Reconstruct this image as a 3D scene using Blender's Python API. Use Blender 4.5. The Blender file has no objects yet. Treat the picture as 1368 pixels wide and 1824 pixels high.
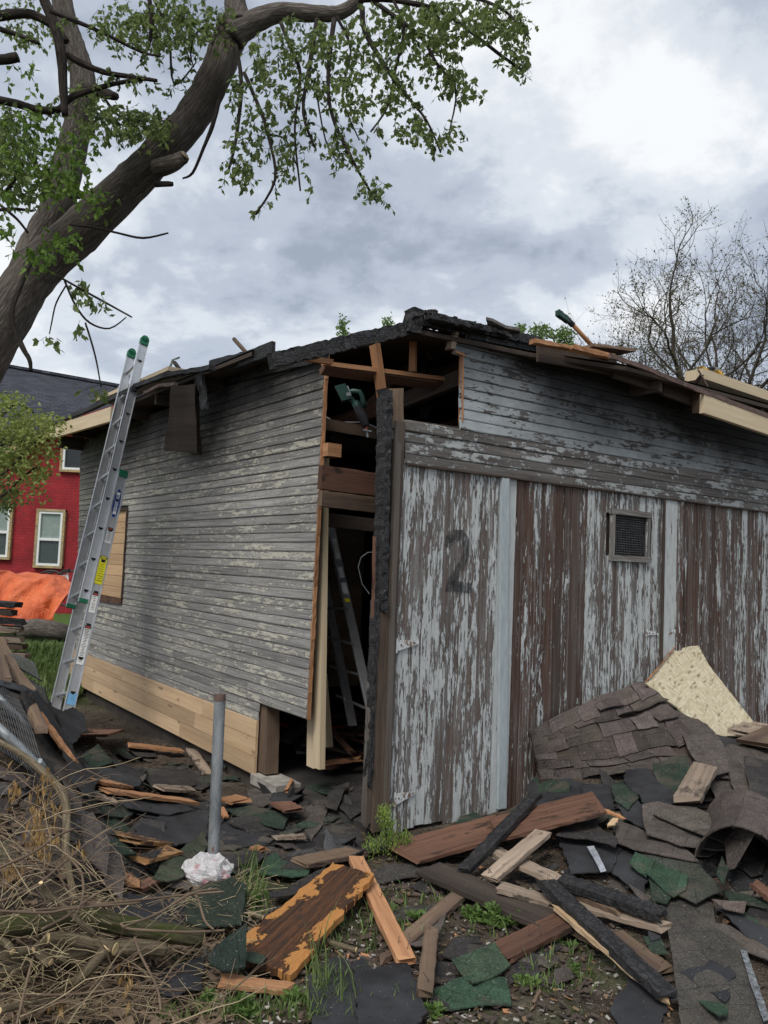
import bpy, math, random
import numpy as np
from mathutils import Vector, Matrix, noise as mnoise
from mathutils.geometry import delaunay_2d_cdt
V = Vector
rnd = random.Random(7)
scene = bpy.context.scene
COL = scene.collection
# ---------------------------------------------------------------- camera
F = 1460.0; CX, CY = 684.0, 912.0; CAMZ = 1.65
PITCH = math.atan(98 / F); ROLL = math.radians(2.4)
fwd = V((0, math.cos(PITCH), math.sin(PITCH)))
up0 = V((0, -math.sin(PITCH), math.cos(PITCH))); rt0 = V((1, 0, 0))
rt = rt0 * math.cos(ROLL) + up0 * math.sin(ROLL)
up = up0 * math.cos(ROLL) - rt0 * math.sin(ROLL)
EYE = V((0, 0, CAMZ))
cd = bpy.data.cameras.new('camera'); cam = bpy.data.objects.new('camera', cd); COL.objects.link(cam)
cd.sensor_fit = 'VERTICAL'; cd.sensor_height = 36; cd.lens = 36 * F / 1824; cd.clip_end = 2000; cd.clip_start = .05
m = Matrix((rt, up, -fwd)).transposed().to_4x4(); m.translation = EYE
cam.matrix_world = m; scene.camera = cam
# ---------------------------------------------------------------- light
SUN_EL, SUN_AZ = math.radians(52), math.radians(205)
w = bpy.data.worlds.new('World'); scene.world = w; w.use_nodes = True
nt = w.node_tree; nt.nodes.clear()
def wn(t, **k):
    n = nt.nodes.new(t)
    for a, b in k.items(): setattr(n, a, b)
    return n
out = wn('ShaderNodeOutputWorld'); mixs = wn('ShaderNodeMixShader'); b1 = wn('ShaderNodeBackground'); b2 = wn('ShaderNodeBackground')
sky = wn('ShaderNodeTexSky', sky_type='NISHITA', sun_disc=False, sun_elevation=SUN_EL, sun_rotation=SUN_AZ)
L = nt.links.new
L(sky.outputs[0], b1.inputs[0]); b1.inputs[1].default_value = .09
tc = wn('ShaderNodeTexCoord'); sx = wn('ShaderNodeSeparateXYZ'); L(tc.outputs['Generated'], sx.inputs[0])
def wm(op, a, b=None, c=None):
    n = wn('ShaderNodeMath', operation=op)
    for i, q in enumerate((a, b, c)):
        if q is None: continue
        if isinstance(q, (int, float)): n.inputs[i].default_value = q
        else: L(q, n.inputs[i])
    return n.outputs[0]
zz = wm('ADD', wm('MAXIMUM', sx.outputs[2], 0), .32)
cb = wn('ShaderNodeCombineXYZ'); L(wm('DIVIDE', sx.outputs[0], zz), cb.inputs[0]); L(wm('DIVIDE', sx.outputs[1], zz), cb.inputs[1])
def wnoise(scale, detail, rough, dist, w_):
    n = wn('ShaderNodeTexNoise', noise_dimensions='4D'); L(cb.outputs[0], n.inputs['Vector'])
    n.inputs['Scale'].default_value = scale; n.inputs['Detail'].default_value = detail
    n.inputs['Roughness'].default_value = rough; n.inputs['Distortion'].default_value = dist; n.inputs['W'].default_value = w_
    return n.outputs['Fac']
n1 = wnoise(1.9, 9, .56, .15, 3.2); n2 = wnoise(5.5, 9, .6, .2, 9.0)
nn = wm('ADD', wm('MULTIPLY', n1, .68), wm('MULTIPLY', n2, .32))
rp = wn('ShaderNodeValToRGB'); L(nn, rp.inputs[0])
cr = rp.color_ramp; cr.interpolation = 'EASE'
cr.elements[0].position = .40; cr.elements[0].color = (.23, .26, .315, 1)
cr.elements[1].position = .60; cr.elements[1].color = (.63, .64, .65, 1)
e = cr.elements.new(.47); e.color = (.335, .37, .43, 1)
e = cr.elements.new(.53); e.color = (.475, .505, .545, 1)
L(rp.outputs[0], b2.inputs[0]); b2.inputs[1].default_value = .90
mixs.inputs[0].default_value = .93
L(b1.outputs[0], mixs.inputs[1]); L(b2.outputs[0], mixs.inputs[2]); L(mixs.outputs[0], out.inputs[0])
sd = bpy.data.lights.new('sun', 'SUN'); sd.energy = 1.5; sd.angle = math.radians(26); sd.color = (1, .96, .9)
sun = bpy.data.objects.new('sun', sd); COL.objects.link(sun)
sdir = V((math.sin(SUN_AZ) * math.cos(SUN_EL), math.cos(SUN_AZ) * math.cos(SUN_EL), math.sin(SUN_EL)))
sun.rotation_euler = (-sdir).to_track_quat('-Z', 'Y').to_euler(); sun.location = sdir * 30
scene.view_settings.view_transform = 'Standard'; scene.view_settings.look = 'None'
scene.view_settings.exposure = 0.82; scene.view_settings.gamma = 1
# ---------------------------------------------------------------- pixel -> place
def ray(x, y): return (fwd + rt * ((x - CX) / F) + up * ((CY - y) / F))
def P(x, y, d):                      # point of the ray at horizontal distance d
    r = ray(x, y); return EYE + r * (d / r.y)
def on_z(x, y, z):
    r = ray(x, y); return EYE + r * ((z - CAMZ) / r.z)
C0 = on_z(640, 1497, 0)
AZL = math.atan(1034 / F); dL = V((-math.sin(AZL), math.cos(AZL), 0)); nL = V((-dL.y, dL.x, 0))
dR = V((math.cos(AZL), math.sin(AZL), 0)); nR = V((dR.y, -dR.x, 0))
ZV = V((0, 0, 1))
def Lp(t, z, o=0): return C0 + dL * t + nL * o + ZV * z
def Rp(t, z, o=0): return C0 + dR * t + nR * o + ZV * z
def _on(x, y, d, n, o):
    r = ray(x, y); q = C0 + n * o; k = (q - EYE).dot(n) / r.dot(n); p = EYE + r * k
    return (p - C0).dot(d), p.z
def onL(x, y, o=0): return _on(x, y, dL, nL, o)
def onR(x, y, o=0): return _on(x, y, dR, nR, o)
def LP(x, y, o=0): t, z = onL(x, y, o); return Lp(t, z, o)
def RP(x, y, o=0): t, z = onR(x, y, o); return Rp(t, z, o)
# ---------------------------------------------------------------- terrain
ctrl = []
def hc(x, y, h): p = on_z(x, y, h); ctrl.append((p.x, p.y, h))
for a in [(960,1420,.16),(1050,1430,.24),(1150,1440,.28),(1275,1450,.28),(1368,1450,.3),(1000,1350,.36),(1080,1310,.48),(1150,1270,.6),
          (1250,1330,.5),(1368,1350,.45),(1000,1520,.1),(1100,1520,.17),(1250,1520,.22),(1368,1520,.28),(1150,1620,.08),(1300,1620,.12),
          (1368,1740,.05),(1200,1760,.0),(900,1540,.02),(800,1500,0),(700,1500,0),(1000,1650,.02),(900,1800,0),(700,1700,0),(500,1750,0),
          (50,1215,.72),(0,1225,.85),(95,1262,.5),(140,1330,.26),(190,1400,.14),(110,1420,.32),(60,1500,.36),(0,1380,.62),(0,1560,.4),
          (210,1500,.1),(215,1320,.12),(300,1380,.03),(280,1340,.02),(420,1440,0),(400,1520,0),(540,1470,.04),(600,1430,.08),(590,1520,0),
          (60,1680,.22),(200,1690,.14),(330,1680,.08),(100,1810,.03),(300,1800,.0),(60,1160,.34),(110,1180,.34)]:
    hc(*a)
for t_ in np.arange(-.1, 6.6, .45):
    for o_ in (.12, .45): q = Lp(t_, 0, o_); ctrl.append((q.x, q.y, -.06 if t_ > 1 else 0))
for t_ in np.arange(.0, 1.5, .25):
    q = Rp(t_, 0, .08); ctrl.append((q.x, q.y, .0))
for q in [(-6,2,.5),(-4,1,.1),(0,0,0),(4,1,0),(7,3,0),(8,8,.2),(-8,8,.5),(-5,10,.4),(-8,14,.25),(-4,14,.2),(4,14,.2),(12,12,0),(0,25,0),(-12,25,0),(15,25,0),(0,9,.2),(3,9,.2)]: ctrl.append(q)
CA = np.array(ctrl)
def hgt_np(X, Y):
    num = np.zeros_like(X); den = np.zeros_like(X)
    for cx, cy, h in CA:
        d2 = (X - cx) ** 2 + (Y - cy) ** 2 + .02
        w_ = 1 / d2 ** 1.7; num += w_ * h; den += w_
    return num / den
def hgt(x, y):
    d2 = (CA[:, 0] - x) ** 2 + (CA[:, 1] - y) ** 2 + .02
    w_ = d2 ** -1.7
    return float((w_ * CA[:, 2]).sum() / w_.sum())
def hnorm(x, y, e=.08):
    return V((hgt(x - e, y) - hgt(x + e, y), hgt(x, y - e) - hgt(x, y + e), 2 * e)).normalized()
def G(x, y, lift=0):
    r = ray(x, y); r = r / r.y; d = 2.2; step = .12
    while d < 60:
        p = EYE + r * d
        if p.z <= hgt(p.x, p.y) + lift:
            lo, hi = d - step, d
            for _ in range(9):
                mi = (lo + hi) / 2; p = EYE + r * mi
                if p.z <= hgt(p.x, p.y) + lift: hi = mi
                else: lo = mi
            return EYE + r * hi
        d += step
    return EYE + r * 60
# ---------------------------------------------------------------- mesh builder
class MB:
    def __init__(s): s.v = []; s.f = []; s.uv = []
    def add(s, vs, fs, uvs=None):
        b = len(s.v); s.v += [V(p) for p in vs]
        for k, f in enumerate(fs):
            s.f.append([b + i for i in f])
            s.uv.append(uvs[k] if uvs else [(vs[i][0] + vs[i][1] * .3, vs[i][2]) for i in f])
        return s
    def box(s, c, ax, ay, az, uv0=None):   # centre, half-axis vectors; uv runs along ax
        c, ax, ay, az = V(c), V(ax), V(ay), V(az)
        vs = [c + ax * i + ay * j + az * k for i in (-1, 1) for j in (-1, 1) for k in (-1, 1)]
        la, lb, lc = ax.length * 2, ay.length * 2, az.length * 2
        u0, v0 = uv0 or (rnd.random() * 9, rnd.random() * 9)
        fs = [(0,1,3,2),(4,6,7,5),(0,4,5,1),(2,3,7,6),(0,2,6,4),(1,5,7,3)]
        if ax.cross(ay).dot(az) < 0: fs = [tuple(reversed(f)) for f in fs]
        uvs = []
        for f in fs:
            l = []
            for i in f:
                a, b, d = i >> 2 & 1, i >> 1 & 1, i & 1
                key = tuple(sorted(set(f)))
                if key == (0,1,2,3) or key == (4,5,6,7): l.append((u0 + b * lb * .15, v0 + d * lc))
                elif key in ((0,1,4,5),(2,3,6,7)): l.append((u0 + a * la, v0 + lb + d * lc))
                else: l.append((u0 + a * la, v0 + b * lb))
            uvs.append(l)
        return s.add(vs, fs, uvs)
    def beam(s, p0, p1, wv, tv, nseg=1, jit=0, endj=0, sag=0, taper=1, uv0=None):
        """swept chamfered board between p0 and p1; wv, tv = half width / half thickness vectors"""
        p0, p1, wv, tv = V(p0), V(p1), V(wv), V(tv)
        ln = (p1 - p0).length; d = (p1 - p0).normalized(); ch = .9
        ring = [(-1,-ch),(-ch*1.08,-1),(ch*1.08,-1),(1,-ch),(1,ch),(ch*1.08,1),(-ch*1.08,1),(-1,ch)]
        if wv.cross(tv).dot(d) < 0: ring = ring[::-1]
        u0, v0 = uv0 or (rnd.random() * 9, rnd.random() * 9)
        per = [0]
        for i in range(8):
            a, b = ring[i], ring[(i + 1) % 8]
            per.append(per[-1] + math.hypot((b[0]-a[0]) * wv.length, (b[1]-a[1]) * tv.length))
        vs = []; n = nseg + 1
        for i in range(n):
            t = i / nseg; c = p0.lerp(p1, t) - ZV * (sag * 4 * t * (1 - t)); tp = 1 + (taper - 1) * t
            for (a, b) in ring:
                q = c + wv * (a * tp) + tv * (b * tp)
                if jit: q = q + V((rnd.uniform(-1, 1), rnd.uniform(-1, 1), rnd.uniform(-1, 1))) * jit
                if endj and i in (0, nseg): q = q + d * rnd.uniform(-1, 1) * endj
                vs.append(q)
        fs = []; uvs = []
        for i in range(nseg):
            for k in range(8):
                k2 = (k + 1) % 8
                fs.append((i*8+k, i*8+k2, (i+1)*8+k2, (i+1)*8+k))
                a, b = u0 + ln * i / nseg, u0 + ln * (i + 1) / nseg
                uvs.append([(a, v0 + per[k]), (a, v0 + per[k+1]), (b, v0 + per[k+1]), (b, v0 + per[k])])
        e0 = tuple(reversed(range(8))); e1 = tuple(range(nseg*8, nseg*8+8))
        for e in (e0, e1):
            fs.append(e); uvs.append([(u0 + ring[i%8][0]*wv.length*.2, v0 + ring[i%8][1]*tv.length) for i in e])
        return s.add(vs, fs, uvs)
    def tube(s, pts, rad, n=8, cap=True, lump=0, uvs_=1.0):
        pts = [V(p) for p in pts]
        if not isinstance(rad, (list, tuple)): rad = [rad] * len(pts)
        vs = []; fs = []; uvs = []; L_ = 0; nrm = None; u0 = rnd.random() * 9
        Ls = []
        for i, p in enumerate(pts):
            d = (pts[min(i+1, len(pts)-1)] - pts[max(i-1, 0)])
            d = d.normalized() if d.length > 1e-6 else V((0,0,1))
            if nrm is None:
                nrm = d.cross(V((.3,.1,1)) if abs(d.z) < .9 else V((1,0,0))).normalized()
            else:
                nrm = (nrm - d * nrm.dot(d)); nrm = nrm.normalized() if nrm.length > 1e-6 else d.orthogonal().normalized()
            b = d.cross(nrm)
            if i: L_ += (p - pts[i-1]).length
            Ls.append(L_)
            for k in range(n):
                a = 2 * math.pi * k / n; r = rad[i] * (1 + (rnd.uniform(-lump, lump) if lump else 0))
                vs.append(p + nrm * math.cos(a) * r + b * math.sin(a) * r)
        for i in range(len(pts) - 1):
            for k in range(n):
                k2 = (k + 1) % n
                fs.append((i*n+k, i*n+k2, (i+1)*n+k2, (i+1)*n+k))
                w0 = 2*math.pi*rad[i]*k/n; w1 = 2*math.pi*rad[i]*(k+1)/n
                uvs.append([(u0+Ls[i], w0), (u0+Ls[i], w1), (u0+Ls[i+1], w1), (u0+Ls[i+1], w0)])
        if cap:
            for e in (tuple(reversed(range(n))), tuple(range((len(pts)-1)*n, len(pts)*n))):
                fs.append(e); uvs.append([(u0, .01 * j) for j in range(n)])
        return s.add(vs, fs, uvs)
    def prism(s, poly, off):
        poly = [V(p) for p in poly]; off = V(off); n = len(poly)
        nn_ = sum(((poly[i]-poly[0]).cross(poly[(i+1)%n]-poly[0]) for i in range(1, n-1)), V((0,0,0)))
        if nn_.dot(off) > 0: poly = poly[::-1]
        a, b = poly, [p + off for p in poly]
        e = (poly[1]-poly[0]).normalized(); g = nn_.normalized().cross(e)
        uvp = lambda p: ((p-poly[0]).dot(e), (p-poly[0]).dot(g))
        fs = [tuple(range(n)), tuple(reversed(range(n, 2*n)))]; uvs = [[uvp(p) for p in a], [uvp(p) for p in reversed(b)]]
        for i in range(n):
            j = (i+1) % n; fs.append((j, i, n+i, n+j)); l = (a[j]-a[i]).length; o = off.length
            uvs.append([(l,0),(0,0),(0,o),(l,o)])
        return s.add(a + b, fs, uvs)
    def sheet(s, pts, hfun, th=.006, grid=.09, jag=.012, seg=.06):
        """draped, thick, ragged-edged sheet; pts = outline xy, hfun(x,y) -> z"""
        out_ = []; n = len(pts)
        for i in range(n):
            a, b = V(pts[i][:2]), V(pts[(i+1) % n][:2]); l = (b-a).length; k = max(1, int(l/seg))
            pr = V((-(b-a).y, (b-a).x)).normalized() if l > 1e-6 else V((0,0))
            for j in range(k):
                q = a.lerp(b, j/k)
                if j: q = q + pr * rnd.uniform(-jag, jag)
                out_.append(q)
        mn = [min(p[i] for p in out_) for i in (0,1)]; mx = [max(p[i] for p in out_) for i in (0,1)]
        inner = []
        x = mn[0] + grid/2
        def inside(q):
            c = False; j = len(out_)-1
            for i in range(len(out_)):
                a, b = out_[i], out_[j]
                if (a.y > q[1]) != (b.y > q[1]) and q[0] < (b.x-a.x)*(q[1]-a.y)/(b.y-a.y)+a.x: c = not c
                j = i
            return c
        while x < mx[0]:
            y = mn[1] + grid/2
            while y < mx[1]:
                q = (x + rnd.uniform(-.2,.2)*grid, y + rnd.uniform(-.2,.2)*grid)
                if inside(q): inner.append(V(q))
                y += grid
            x += grid
        vv = out_ + inner; m_ = len(out_)
        r = delaunay_2d_cdt(vv, [(i, (i+1) % m_) for i in range(m_)], [], 1, 1e-5)
        ov, oe, of = r[0], r[1], r[2]
        top = [V((p.x, p.y, hfun(p.x, p.y))) for p in ov]; k = len(top)
        bot = [p - ZV*th for p in top]
        fs = []; cnt = {}
        for f in of:
            a, b, c = [ov[i] for i in f[:3]]
            if (b-a).cross(c-a) < 0: f = list(reversed(f))
            fs.append(tuple(f)); fs.append(tuple(k+i for i in reversed(f)))
            for i in range(len(f)):
                e = (f[i], f[(i+1) % len(f)]); cnt[e] = 1
        for (a, b) in list(cnt):
            if (b, a) not in cnt: fs.append((b, a, k+a, k+b))
        allv = top + bot; ox, oy = rnd.random()*9, rnd.random()*9; ca, sa = math.cos(ox*9), math.sin(ox*9)
        uvs = [[(allv[i].x*ca+allv[i].y*sa+ox, -allv[i].x*sa+allv[i].y*ca+oy) for i in f] for f in fs]
        return s.add(allv, fs, uvs)
    def mesh(s, name, mat_, org, smooth=False):
        me = bpy.data.meshes.new(name)
        me.from_pydata([tuple(p - org) for p in s.v], [], s.f)
        l = me.uv_layers.new(name='UVMap'); flat = [c for u in s.uv for q in u for c in q]
        l.data.foreach_set('uv', flat)
        if mat_: me.materials.append(mat_)
        if smooth: me.polygons.foreach_set('use_smooth', [True]*len(me.polygons))
        me.update(); return me
    def obj(s, name, mat_, parent=None, color=None, smooth=False, org=None):
        if org is None:
            a = V([min(p[i] for p in s.v) for i in range(3)]); b = V([max(p[i] for p in s.v) for i in range(3)])
            org = V(((a.x+b.x)/2, (a.y+b.y)/2, a.z))
        o = bpy.data.objects.new(name, s.mesh(name, mat_, org, smooth)); COL.objects.link(o)
        if parent:
            o.parent = parent; base = V(parent.location); q = parent.parent
            while q: base = base + V(q.location); q = q.parent
            o.location = org - base
        else: o.location = org
        if color: o.color = color
        return o
def tag(o, label=None, cat=None, group=None, kind=None):
    if label: o['label'] = label
    if cat: o['category'] = cat
    if group: o['group'] = group
    if kind: o['kind'] = kind
    return o
def thing(name, label, cat, loc, group=None, kind=None):
    o = bpy.data.objects.new(name, None); COL.objects.link(o); o.location = loc; o.empty_display_size = .2
    return tag(o, label, cat, group, kind)
# ---------------------------------------------------------------- materials
class NT:
    def __init__(s, name, rough=.85, spec=.3):
        s.m = bpy.data.materials.new(name); s.m.use_nodes = True; s.t = s.m.node_tree
        s.b = s.t.nodes['Principled BSDF']; s.b.inputs['Roughness'].default_value = rough
        s.b.inputs['Specular IOR Level'].default_value = spec
        s.uv = s.n('ShaderNodeTexCoord').outputs['UV']
        s.oi = s.n('ShaderNodeObjectInfo'); s.W = s.math('MULTIPLY', s.oi.outputs['Random'], 40)
        g = s.n('ShaderNodeNewGeometry'); s.pos = g.outputs['Position']; s.geo = g
    def n(s, t, **k):
        q = s.t.nodes.new(t)
        for a, b in k.items(): setattr(q, a, b)
        return q
    def set(s, sock, v):
        if isinstance(v, bpy.types.NodeSocket): s.t.links.new(v, sock)
        elif isinstance(v, (tuple, list)) and len(sock.default_value) == 4 and len(v) == 3: sock.default_value = (*v, 1)
        else: sock.default_value = v
    def math(s, op, a, b=0, c=None, clamp=False):
        q = s.n('ShaderNodeMath', operation=op, use_clamp=clamp); s.set(q.inputs[0], a); s.set(q.inputs[1], b)
        if c is not None: s.set(q.inputs[2], c)
        return q.outputs[0]
    def sc(s, vec, k):
        q = s.n('ShaderNodeVectorMath', operation='MULTIPLY'); s.set(q.inputs[0], vec); s.set(q.inputs[1], k if len(k) == 3 else (*k, 1)); return q.outputs[0]
    def noise(s, vec, scale=1, det=5, rough=.55, dist=0, W=None):
        q = s.n('ShaderNodeTexNoise', noise_dimensions='4D'); s.set(q.inputs['Vector'], vec); s.set(q.inputs['W'], s.W if W is None else W)
        q.inputs['Scale'].default_value = scale; q.inputs['Detail'].default_value = det; q.inputs['Roughness'].default_value = rough; q.inputs['Distortion'].default_value = dist
        return q.outputs['Fac']
    def vor(s, vec, scale, feature='DISTANCE_TO_EDGE', out='Distance', rand=1):
        q = s.n('ShaderNodeTexVoronoi', feature=feature); s.set(q.inputs['Vector'], vec); q.inputs['Scale'].default_value = scale
        q.inputs['Randomness'].default_value = rand
        return q.outputs[out]
    def rng(s, v, a, b, c=0, d=1):
        q = s.n('ShaderNodeMapRange'); s.set(q.inputs[0], v); s.set(q.inputs[1], a); s.set(q.inputs[2], b); s.set(q.inputs[3], c); s.set(q.inputs[4], d); return q.outputs[0]
    def mix(s, f, a, b, mode='MIX'):
        q = s.n('ShaderNodeMix', data_type='RGBA', blend_type=mode); s.set(q.inputs[0], f); s.set(q.inputs[6], a); s.set(q.inputs[7], b); return q.outputs[2]
    def bump(s, h, st=.4, d=.004):
        q = s.n('ShaderNodeBump'); q.inputs['Strength'].default_value = st; q.inputs['Distance'].default_value = d; s.set(q.inputs['Height'], h); s.t.links.new(q.outputs[0], s.b.inputs['Normal'])
    def col(s, c): s.set(s.b.inputs['Base Color'], c); return s
    def sep(s, v):
        q = s.n('ShaderNodeSeparateXYZ'); s.set(q.inputs[0], v); return q.outputs
def wood(name, c1, c2, gs=(2.5, 70), var=.35, crack=.5, paint=None, cov=.5, ps=(5, 28), c3=None, useobj=False, soot=None, rough=.85, bump=.5, knots=False, stain=None, flake=.06, chalk=.35):
    s = NT(name, rough)
    g = s.noise(s.sc(s.uv, gs), 1, 5, .6, .4)
    g2 = s.noise(s.sc(s.uv, (gs[0]*.25, gs[1]*.12)), 1, 3, .5)
    c = s.mix(s.rng(g, .3, .7), c1, c2)
    if c3 is not None:
        f = s.rng(g2, .4, .6) if not useobj else s.math('MULTIPLY', s.rng(g2, .1, .42), s.sep(s.oi.outputs['Color'])[1], clamp=True)
        c = s.mix(f, c, s.mix(s.rng(g, .3, .7), c3, tuple(v*.55 for v in c3)))
    val = s.math('ADD', s.rng(g2, .25, .75, 1-var, 1+var), s.math('MULTIPLY', s.math('SUBTRACT', s.oi.outputs['Random'], .5), var))
    c = s.mix(1.0, c, s.n3(val) if hasattr(s, 'n3') else s._v(val), 'MULTIPLY')
    ck = s.noise(s.sc(s.uv, (gs[0]*.8, gs[1]*2.2)), 1, 3, .5)
    ckm = s.rng(ck, .36, .28)
    c = s.mix(s.math('MULTIPLY', ckm, crack), c, tuple(v*.2 for v in c1))
    h = s.math('ADD', g, s.math('MULTIPLY', ckm, -.6))
    if knots:
        kn = s.vor(s.sc(s.uv, (1.6, 9)), 1, 'F1'); km = s.rng(kn, .13, .07)
        c = s.mix(s.math('MULTIPLY', km, .75), c, tuple(v*.28 for v in c2))
    if stain:
        st = s.noise(s.sc(s.uv, (4, 9)), 1, 6, .65); c = s.mix(s.rng(st, stain[0], stain[0]+.06), c, s.mix(s.rng(g, .3, .7), stain[1], stain[2]))
    if paint:
        pn = s.noise(s.sc(s.uv, ps), 1, 8, .62, .3)
        big = s.noise(s.sc(s.uv, (ps[0]*.22, ps[1]*.22)), 1, 3, .5)
        pn2 = s.noise(s.sc(s.uv, (ps[0]*3.2, ps[1]*1.8)), 1, 6, .7, .5)
        pm = s.math('ADD', s.math('ADD', s.math('MULTIPLY', pn, .38), s.math('MULTIPLY', big, .27)), s.math('ADD', s.math('MULTIPLY', g, .12), s.math('MULTIPLY', pn2, .23)))
        film = s.math('MULTIPLY', s.rng(s.noise(s.sc(s.uv, (gs[0]*.6, gs[1]*.9)), 1, 6, .7), .46, .62), s.rng(pm, .40, .54))
        if useobj: film = s.math('MULTIPLY', film, s.rng(s.sep(s.oi.outputs['Color'])[0], .15, .5))
        c = s.mix(s.math('MULTIPLY', film, chalk), c, tuple(v*.8 for v in paint))
        if useobj: thr = s.rng(s.sep(s.oi.outputs['Color'])[0], 0, 1, .62, .40)
        else: thr = .62 - .24*cov
        a = s.math('SUBTRACT', pm, thr); mask = s.rng(a, -flake*.1, flake*.25)
        edge = s.math('MULTIPLY', s.rng(a, -flake*.5, 0), s.math('SUBTRACT', 1, mask), clamp=True)
        c = s.mix(s.math('MULTIPLY', edge, .5), c, tuple(v*.3 for v in c1))
        pc = s.mix(s.rng(s.noise(s.sc(s.uv, (9, 40)), 1, 5, .6), .3, .7), paint, tuple(v*.72 for v in paint))
        c = s.mix(mask, c, pc); h = s.math('ADD', s.math('MULTIPLY', h, .5), s.math('MULTIPLY', mask, 1.2))
    if soot:      # (height low, height high, strength)
        z = s.sep(s.pos)[2]; sn = s.noise(s.pos, 1.6, 5, .6, W=1.0)
        if len(soot) > 3: z = s.math('ADD', z, s.math('MULTIPLY', s.math('SUBTRACT', s.sep(s.pos)[0], soot[3]), soot[4]))
        sm = s.rng(s.math('ADD', z, s.math('MULTIPLY', s.math('SUBTRACT', sn, .5), 1.1)), soot[0], soot[1])
        sm = s.math('MULTIPLY', sm, soot[2]); c = s.mix(sm, c, (.014, .013, .014))
    s.col(c); s.bump(h, bump, .004); return s.m
def _v(s, val):
    q = s.n('ShaderNodeCombineColor')
    for i in range(3): s.set(q.inputs[i], val)
    return q.outputs[0]
NT._v = _v
M = {}
M['sidingL'] = wood('weathered_grey_siding', (.13,.128,.124), (.35,.34,.325), gs=(2.2,110), paint=(.50,.475,.40), cov=.40, ps=(9,60), soot=(2.25,3.15,.95), var=.3)
M['sidingR'] = wood('pale_blue_peeling_siding', (.075,.062,.055), (.16,.145,.135), gs=(2.2,90), paint=(.43,.465,.475), cov=.66, ps=(9,44), soot=(2.34,3.02,.95,1.9,.15), var=.25, flake=.04)
M['sidingH'] = wood('flaking_header_siding', (.07,.06,.055), (.17,.155,.14), gs=(2.2,90), paint=(.40,.415,.41), cov=.42, ps=(11,44), var=.3)
M['door'] = wood('peeling_door_boards', (.085,.075,.068), (.25,.232,.215), gs=(2.2,46), paint=(.52,.545,.54), useobj=True, c3=(.088,.048,.034), ps=(7,50), var=.38, chalk=.66, bump=.9)
M['batten'] = wood('pale_blue_paint', (.2,.2,.2), (.3,.3,.3), paint=(.42,.475,.495), cov=.9, ps=(3,20))
M['newwood'] = wood('fresh_pine', (.46,.31,.18), (.60,.44,.28), gs=(1.3,38), crack=.15, knots=True, var=.26, bump=.2, rough=.7, stain=(.63,(.30,.19,.11),(.42,.29,.18)))
M['newplank'] = wood('fresh_pine_plank', (.44,.28,.15), (.56,.38,.22), gs=(1.3,38), crack=.06, knots=True, var=.16, bump=.15, rough=.7)
M['palewood'] = wood('pale_timber', (.52,.41,.26), (.64,.53,.37), gs=(1.3,40), crack=.1, knots=True, var=.12, bump=.15, rough=.75)
M['orange'] = wood('raw_orange_wood', (.27,.125,.06), (.44,.235,.12), gs=(2,60), crack=.5, var=.35)
M['redwood'] = wood('reddish_old_timber', (.085,.042,.028), (.165,.085,.055), gs=(2,50), crack=.6, var=.4, stain=(.56,(.025,.018,.015),(.06,.035,.025)))
M['brown'] = wood('brown_old_timber', (.13,.085,.055), (.24,.17,.115), gs=(2,60), crack=.6, var=.4, c3=(.09,.06,.045))
M['greyplank'] = wood('grey_brown_lath', (.19,.14,.105), (.34,.27,.205), gs=(2,60), crack=.7, var=.35, stain=(.56,(.05,.04,.035),(.1,.08,.06)))
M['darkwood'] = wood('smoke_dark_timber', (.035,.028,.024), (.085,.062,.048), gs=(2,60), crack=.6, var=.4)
M['burnt'] = wood('half_burnt_wood', (.30,.15,.06), (.44,.26,.12), gs=(2,50), crack=.4, stain=(.46,(.02,.014,.01),(.11,.055,.03)))
M['plywood'] = wood('dim_plywood', (.14,.10,.07), (.2,.15,.1), gs=(1.5,25), crack=.2)
M['post'] = wood('weathered_brown_post', (.05,.036,.027), (.14,.10,.075), gs=(1.5,55), crack=.9, var=.45, c3=(.10,.09,.08))
def char():
    s = NT('charred_wood', .6, .4); q = s.sc(s.uv, (24, 26)); nz = s.noise(s.uv, 34, 6, .65)
    q2 = s.n('ShaderNodeVectorMath', operation='ADD'); s.set(q2.inputs[0], q); s.set(q2.inputs[1], s._v(s.math('MULTIPLY', nz, 1.2)))
    e = s.vor(q2.outputs[0], 1, rand=.75); gl_ = s.noise(s.sc(s.uv, (3, 80)), 1, 4, .6); k = s.math('MULTIPLY', s.rng(e, 0, .10), s.rng(gl_, .34, .46))
    c = s.mix(k, (.007,.007,.007), s.mix(s.rng(nz, .35, .65), (.010,.010,.011), (.042,.041,.043))); s.col(c); s.bump(s.math('ADD', k, s.math('MULTIPLY', nz, .5)), .7, .006); return s.m
M['char'] = char()
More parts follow.
